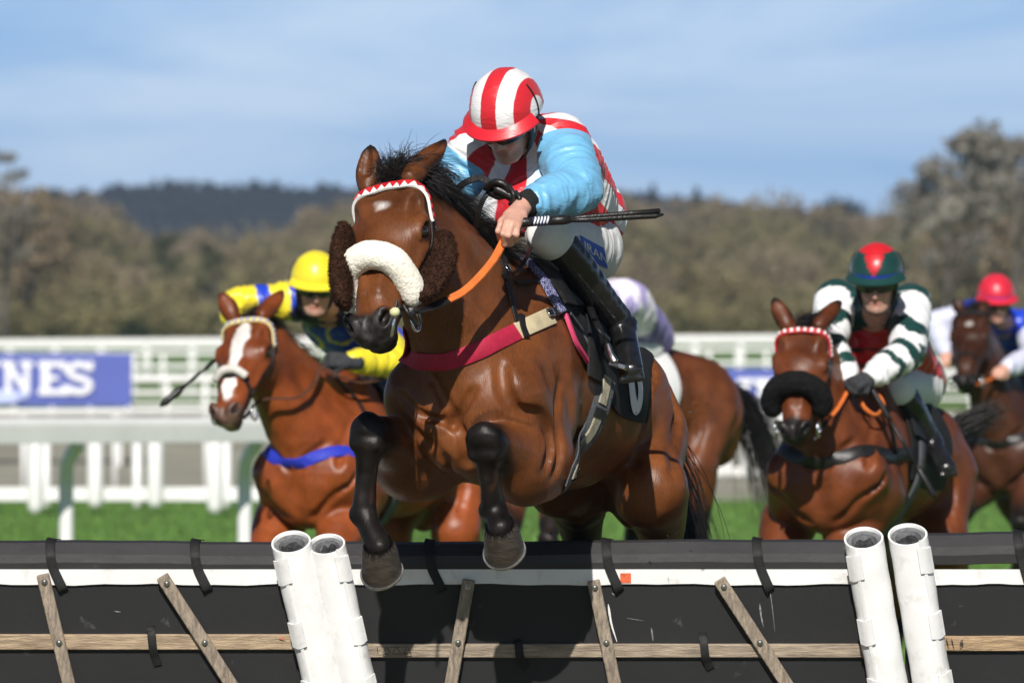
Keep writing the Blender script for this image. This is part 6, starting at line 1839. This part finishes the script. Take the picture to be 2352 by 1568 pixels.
# --- chestnut with the white blaze
def blaze(X, Y, Z, n, n2):
    w = np.interp(X, [.04, .09, .16, .26, .36, .44, .52], [.004, .028, .032, .022, .016, .030, .006]); cx = np.interp(X, [.05, .3, .5], [.0, .0, .004])
    d = np.abs(Y - cx) - w + .004 * n2
    return (1 - smooth01(d, -.003, .004)) * (Z > -.05) * smooth01(X, .045, .06) * (1 - smooth01(X, .49, .53)), (.78, .74, .70)
def snip(X, Y, Z, n, n2):
    return .55 * (1 - smooth01(np.abs(Y) - .02 + .01 * n2, -.01, .012)) * (X > .565) * (Z < -.09), (.42, .28, .20)
tan_leather = M['brown_leather']
c2 = runner(dict(label='chestnut racehorse with a broad white blaze and blue breast girth behind the leader', O=P(845, 1062, 31.8), yaw=27, pitch=4, voxel=.0105, hw=1.20, neck_bend=.0,
    poll=P(572, 722, 31.05), muzzle=P(502, 938, 30.62), face=(-.36, -.74, .62), ears=[P(505, 669, 31.1), P(651, 667, 31.15)], ear_open=(-.1, -.95, .2),
    coat=(.225, .052, .012), dark=(.07, .02, .008), points=(.18, .045, .012), point_amt=.5, muzzle_col=(.10, .055, .04), marks=[blaze, snip],
    elbow=dict(fr=P(650, 1180, 31.55), fl=P(800, 1180, 31.35)),
    legs=dict(fr=[P(592, 1300, 31.2), P(640, 1440, 31.5), P(660, 1490, 31.5), P(660, 1535, 31.5)], fl=[P(745, 1310, 31.0), P(790, 1450, 31.3), P(805, 1500, 31.3), P(805, 1545, 31.3)],
              hl=[P(1075, 1400, 32.5), P(1045, 1560, 32.3), P(1035, 1600, 32.2), P(1025, 1640, 32.1)], hr=[P(930, 1400, 32.6), P(905, 1560, 32.4), P(895, 1600, 32.3), P(885, 1640, 32.2)]),
    brow=(mat('pale_gold_browband', (.70, .55, .25), .5), mat('pale_blue_trim', (.35, .42, .62), .5)), hair=M['hair_brown'], breast=M['blue_web'], tail_dir=(.2, .3, 0),
    reins=[([P(560, 960, 30.85), P(600, 918, 30.95), P(680, 912, 31.0), P(720, 880, 31.1), P(738, 838, 31.2)], tan_leather), ([P(738, 838, 31.2), P(780, 862, 31.2), P(830, 878, 31.25), P(880, 868, 31.4)], tan_leather)]))
mb = MB(); mb.tube(spline([c2.H(.385, -.062, -.02), c2.H(.372, -.03, .014), c2.H(.368, 0, .020), c2.H(.372, .03, .014), c2.H(.385, .062, -.02)], 5), .020, 10); mb.build('nose_cover', mat('white_padded_nose', (.62, .58, .54), .8, var=.15, vscale=40), c2.root, True)
def paint_yel(V, ang, alo, sa, arm, N):
    n = len(V); C = np.tile(np.array(YEL), (n, 1)); tr = arm < 0
    C[tr] = ROYAL; zz = V[:, 2]; C[tr & (zz > P(0, 752, 31.6)[2]) & (np.abs(ang) < 1.0)] = NAVY
    C[tr & (np.abs(fbm(V, 7, 1, 12)) < .09) & (zz < P(0, 752, 31.6)[2])] = YEL
    for a, b in ((.42, .66),): C[(arm >= 0) & (sa > a) & (sa < b)] = ROYAL
    return {'col': C}
def gloves(v, J): pass
def glove_part(R, k, d, back):
    J = R.J; w = J['wr_' + k]; vol = Vol(w - .18, w + .18, .005); fist(vol, w, d, back, 1.06); vol.put(prim_limb(w - unit(d) * .04, w + unit(d) * .02, .036, .034), .01)
    V, Q = vol.mesh(); make('glove', V, Q, M['glove'], R.root)
r2 = rider(dict(label='jockey in a yellow cap and yellow sleeves with blue bands on the chestnut horse', voxel=.0095, f=(.10, -.95, -.24), u=(.05, -.24, .96),
    j=dict(head=P(724, 662, 31.45), neck=P(760, 712, 31.75), chest=P(800, 755, 32.0), pelvis=P(905, 840, 32.45), sh_l=P(838, 712, 31.75), el_l=P(905, 828, 31.45), wr_l=P(802, 830, 31.22),
           sh_r=P(668, 690, 31.75), el_r=P(545, 700, 31.7), wr_r=P(560, 800, 31.45), hip_l=P(925, 880, 32.35), kn_l=P(880, 925, 31.75), an_l=P(962, 1050, 32.0), toe_l=P(970, 1090, 31.75)),
    sole_l=(.1, 0, -1), paint=paint_yel, cap=plain_cap(YEL), peak_col=YEL, sleeve=.05, arm_in=.03, gloved='lr'))
glove_part(r2, 'l', V3(-1, -.2, .1), V3(-.2, -.8, .6)); glove_part(r2, 'r', V3(.2, -.5, -.8), V3(-.6, -.8, .2))
def whip_for(label, a, b, r0=.011):
    w = thing('whip', label, 'whip', a)
    D = lambda t: lerp(np.asarray(a), np.asarray(b), t)
    mb = MB(); mb.tube([D(0), D(.05), D(.28), D(.32)], [r0 * .8, r0 * 1.2, r0 * 1.2, r0], 10); mb.build('grip', M['leather'], w, True)
    mb = MB(); mb.tube([D(.30), D(.5), D(.72)], [r0 * .8, r0 * .65, r0 * .6], 8); mb.build('shaft', M['leather'], w, True)
    mb = MB(); mb.tube([D(.70), D(.78), D(.95), D(1)], [r0 * .7, r0 * 1.35, r0 * 1.3, r0 * .5], 8); mb.build('flap', M['leather'], w, True)
whip_for('dark riding whip pointing down to the left from behind the chestnut head', P(560, 772, 31.4), P(368, 932, 31.3), .013)

# --- bay with the black sheepskin noseband
DGREEN, DRED = (.008, .045, .040), (.55, .012, .020)
c3 = runner(dict(label='bay racehorse with a thick black sheepskin noseband and red and white beaded browband', O=P(1992, 1068, 29.7), yaw=20, pitch=5, voxel=.0105, hw=1.22,
    poll=P(1845, 742, 28.95), muzzle=P(1818, 985, 28.62), face=(-.16, -.76, .6), ears=[P(1775, 681, 29.0), P(1932, 688, 29.02)], ear_open=(-.1, -.95, .2),
    coat=(.135, .036, .011), dark=(.008, .006, .006), marks=[],
    elbow=dict(fr=P(1815, 1185, 29.55), fl=P(1965, 1190, 29.3)),
    legs=dict(fr=[P(1775, 1330, 29.2), P(1800, 1480, 29.5), P(1810, 1530, 29.5), P(1815, 1575, 29.45)], fl=[P(1925, 1330, 29.0), P(1950, 1490, 29.3), P(1960, 1540, 29.3), P(1965, 1585, 29.25)],
              hl=[P(2195, 1420, 30.5), P(2170, 1580, 30.3), P(2160, 1620, 30.2), P(2150, 1665, 30.1)], hr=[P(2060, 1420, 30.6), P(2035, 1580, 30.4), P(2025, 1620, 30.3), P(2020, 1665, 30.2)]),
    brow=(mat('red_browband', (.50, .02, .03), .5), mat('white_bead', (.78, .77, .75), .4)), wool=M['wool_black'], breast=M['leather'], tail_dir=(2.4, .1, 3.3), tail_up=.7, tail_len=.44,
    reins=[([P(1868, 1010, 28.75), P(1900, 965, 28.85)], M['leather']), ([P(1898, 968, 28.85), P(1925, 935, 28.95), P(1945, 900, 29.05), P(1955, 885, 29.1)], M['orange_rubber']),
           ([P(1985, 890, 29.1), P(2018, 905, 29.1), P(2030, 930, 29.05), P(2012, 952, 29.05), P(1985, 935, 29.05), P(1970, 900, 29.1)], M['orange_rubber']),
           ([P(1990, 885, 29.1), P(2040, 960, 29.15), P(2060, 1040, 29.2)], M['leather'])]))
def paint_green(V, ang, alo, sa, arm, N):
    n = len(V); C = np.tile(np.array(DGREEN), (n, 1)); tr = arm < 0
    zz = V[:, 2]; z0, z1, z2, z3 = [P(0, q, 29.3)[2] for q in (762, 800, 815, 880)]
    C[tr & (np.abs(ang) < 1.4) & (zz < z0 + .02 * np.cos(ang * 3)) & (zz > z3)] = DRED
    C[tr & (np.abs(ang) < 1.0) & (zz < z1) & (zz > z2 + .02 * np.cos(ang * 3))] = (.01, .012, .012)
    W = np.array((.80, .80, .81)); C[arm >= 0] = W
    wob = .16 * fbm(V, 10, 2, 4)
    for a, b in ((.48, .74), (1.0, 1.22), (1.48, 1.68)): C[(arm >= 0) & (sa + wob > a) & (sa + wob < b)] = DGREEN
    return {'col': C}
def cap3(V, ang, hgt, st, nn):
    C = np.tile(np.array(DGREEN), (len(V), 1)); lim = .035 - .075 * np.abs(np.sin(ang * 1.5 + math.pi / 2)) ** 1.0 * 1.0
    star = hgt > .100 - .085 * np.maximum(0, 1 - np.abs(((ang + math.pi / 3) % (2 * math.pi / 3)) - math.pi / 3) / .52)
    C[star] = DRED; C[(hgt < .012) & (hgt > -.012)] = (.012, .03, .30); return {'col': C}
r3 = rider(dict(label='jockey in dark green and red with white hooped sleeves on the bay with black noseband', voxel=.0088, f=(-.14, -.94, -.24), u=(-.04, -.24, .96),
    j=dict(head=P(2014, 650, 29.15), neck=P(2010, 720, 29.45), chest=P(2030, 790, 29.7), pelvis=P(2085, 880, 30.2), sh_l=P(2092, 700, 29.5), el_l=P(2082, 810, 29.2), wr_l=P(2000, 866, 29.05),
           sh_r=P(1920, 690, 29.5), el_r=P(1905, 790, 29.25), wr_r=P(1950, 872, 29.1), hip_l=P(2105, 890, 30.05), kn_l=P(2062, 890, 29.45), an_l=P(2140, 1012, 29.6), toe_l=P(2176, 1058, 29.38),
           hip_r=P(2020, 890, 30.05), kn_r=P(1945, 890, 29.5), an_r=P(1900, 1020, 29.75), toe_r=P(1880, 1060, 29.5)),
    sole_l=(.1, 0, -1), sole_r=(-.1, 0, -1), paint=paint_green, cap=cap3, peak_col=DGREEN, sleeve=.06, arm_in=.05, gloved='lr', slack=[(P(1990, 790, 29.55), (.13, .10, .12))]))
glove_part(r3, 'l', V3(-.7, -.4, -.3), V3(-.2, -.7, .7)); glove_part(r3, 'r', V3(.3, -.6, -.3), V3(-.2, -.7, .7))
whip_for('dark riding whip slanting down past the shoulder of the bay with the black noseband', P(1995, 880, 29.05), P(2150, 1144, 29.0), .011)

# --- dark bay at the right edge
def star4(X, Y, Z, n, n2):
    d = np.sqrt(((X - .14) / 1.2) ** 2 + Y ** 2); return .8 * (1 - smooth01(d + .006 * n2, .012, .024)) * (Z > -.06), (.55, .5, .46)
c4 = runner(dict(label='dark bay racehorse with a small white star at the right edge under the red cap', O=P(2350, 1020, 41.8), yaw=17, pitch=4, voxel=.0115, hw=1.18,
    poll=P(2232, 708, 41.0), muzzle=P(2210, 868, 40.6), face=(-.22, -.76, .6), ears=[P(2193, 684, 41.0), P(2264, 690, 41.05)],
    coat=(.060, .021, .010), dark=(.010, .008, .007), marks=[star4], elbow=dict(fr=P(2274, 1095, 41.5), fl=P(2369, 1100, 41.3)),
    legs=dict(fr=[P(2214, 1172, 41.1), P(2196, 1270, 41.4), P(2202, 1310, 41.4), P(2204, 1340, 41.4)], fl=[P(2346, 1200, 40.9), P(2334, 1310, 41.2), P(2339, 1345, 41.2), P(2339, 1375, 41.2)],
              hl=[P(2494, 1280, 42.5), P(2474, 1390, 42.3), P(2469, 1420, 42.2), P(2464, 1445, 42.1)], hr=[P(2404, 1280, 42.6), P(2384, 1390, 42.4), P(2379, 1420, 42.3), P(2374, 1445, 42.2)]),
    brow=(M['leather'], M['leather']), studs=False, breast=M['leather'],
    reins=[([P(2236, 885, 40.7), P(2274, 870, 40.9), P(2304, 850, 41.0)], M['orange_rubber'])]))
def paint_blue(V, ang, alo, sa, arm, N):
    C = np.tile(np.array(ROYAL) * 1.1, (len(V), 1)); C[(arm >= 0) & (sa > .42)] = (.62, .64, .80); return {'col': C}
def cap4(V, ang, hgt, st, nn):
    C = np.tile(np.array((.62, .02, .045)), (len(V), 1)); C[(hgt < .012) & (hgt > -.010)] = (.20, .03, .25); return {'col': C}
r4 = rider(dict(label='jockey in a red cap and blue silks with pale lilac sleeves at the right edge', voxel=.011, f=(.12, -.93, -.25), u=(.02, -.25, .96),
    j=dict(head=P(2287, 694, 41.3), neck=P(2314, 745, 41.6), chest=P(2344, 790, 41.9), pelvis=P(2394, 870, 42.5), sh_l=P(2366, 742, 41.6), el_l=P(2374, 820, 41.3), wr_l=P(2309, 845, 41.0),
           sh_r=P(2236, 722, 41.6), el_r=P(2152, 745, 41.5), wr_r=P(2172, 812, 41.2), hip_l=P(2414, 890, 42.4), kn_l=P(2394, 900, 41.8), an_l=P(2444, 990, 42.0), toe_l=P(2454, 1020, 41.8)),
    sole_l=(.1, 0, -1), paint=paint_blue, cap=cap4, peak_col=(.62, .02, .045), sleeve=.02, arm_in=.03))

# --- bay seen behind the leader, turned across the track, its rump and tail to the right
c5 = runner(dict(label='bay racehorse mostly hidden behind the leader, its rump and black tail showing at the right', O=P(1372, 940, 36.4), yaw=50, pitch=2, voxel=.0115,
    poll=P(1120, 800, 35.5), muzzle=P(1050, 975, 35.2), face=(-.75, -.55, .45), ears=[P(1095, 755, 35.5), P(1140, 752, 35.55)],
    coat=(.125, .038, .013), dark=(.012, .009, .008),
    legs=dict(fr=[P(1170, 1230, 35.7), P(1200, 1350, 36.0), P(1210, 1390, 36.0), P(1215, 1425, 35.9)], fl=[P(1260, 1240, 35.4), P(1290, 1360, 35.7), P(1300, 1400, 35.7), P(1305, 1435, 35.6)],
              hl=[P(1600, 1250, 36.7), P(1560, 1400, 36.5), P(1545, 1440, 36.4), P(1530, 1475, 36.3)], hr=[P(1455, 1230, 37.2), P(1435, 1380, 37.0), P(1425, 1420, 36.9), P(1415, 1455, 36.8)]),
    brow=(M['leather'], M['leather']), studs=False, cloth=mat('white_number_cloth', (.7, .7, .7), .8), starts={'hl': .45, 'hr': .3}, tail_len=.85, tail_dir=(.18, .1, 0), tail_out=.55, tail_up=-.1))
def paint_lilac(V, ang, alo, sa, arm, N):
    C = np.tile(np.array((.80, .74, .84)), (len(V), 1)); C[fbm(V, 6, 2, 6) > .28] = (.42, .36, .66); C[(arm < 0) & (alo > .42)] = (.16, .13, .33); return {'col': C}
r5 = rider(dict(label='jockey in white and lilac patterned silks bent low behind the leading rider', voxel=.011, f=(-.85, -.45, -.3), u=(-.3, -.2, .93),
    j=dict(head=P(1318, 700, 35.6), neck=P(1365, 705, 35.9), chest=P(1425, 700, 36.2), pelvis=P(1482, 765, 36.6), sh_l=P(1382, 690, 35.75), el_l=P(1330, 780, 35.6), wr_l=P(1270, 830, 35.5),
           sh_r=P(1360, 700, 36.15), el_r=P(1300, 780, 36.2), wr_r=P(1260, 830, 35.9), hip_l=P(1470, 800, 36.45), kn_l=P(1385, 850, 36.0), an_l=P(1440, 950, 36.1), toe_l=P(1410, 990, 36.0)),
    sole_l=(.1, 0, -1), paint=paint_lilac, cap=plain_cap((.8, .78, .82)), peak_col=(.8, .78, .82), sleeve=.05))

# ------------------------------------------------------------------ air between the lens and the wooded hill
mb = MB(); mb.box((0, 1280, 39.5), (1500, 1290, 42.5)); hz = mb.build('haze', None, None, False); hz['kind'] = 'stuff'
hm = bpy.data.materials.new('spring_air'); hm.use_nodes = True; hm.node_tree.nodes.clear()
ho = hm.node_tree.nodes.new('ShaderNodeOutputMaterial'); hv_ = hm.node_tree.nodes.new('ShaderNodeVolumePrincipled')
hv_.inputs['Color'].default_value = (.62, .78, 1.0, 1); hv_.inputs['Density'].default_value = .00017; hv_.inputs['Anisotropy'].default_value = 0.0
hm.node_tree.links.new(hv_.outputs[0], ho.inputs['Volume']); hz.data.materials.append(hm)

# turf thrown up round the leader's legs
rc_ = np.random.default_rng(77); n = 90
cx, cy = rc_.uniform(1000, 1680, n), rc_.uniform(900, 1235, n); cY = rc_.uniform(21.6, 24.5, n)
keep = [hv.sample(P(a, b, c))[0] > .03 for a, b, c in zip(cx, cy, cY)]
VV = []; QQ = []; o = 0
for a, b, c, k in zip(cx, cy, cY, keep):
    if not k: continue
    p = P(a, b, c); q = rc_.normal(size=(6, 3)) * rc_.uniform(.0012, .0042)
    VV.append(p + q); QQ += [(o, o + 1, o + 2, o + 3), (o + 1, o + 2, o + 5, o + 4), (o, o + 3, o + 5, o + 4)]; o += 6
cl = make('turf_clods', np.vstack(VV), np.array(QQ), mat('dark_soil', (.05, .038, .026), .9), None, None, False, (0, 0, 0)); cl['kind'] = 'stuff'
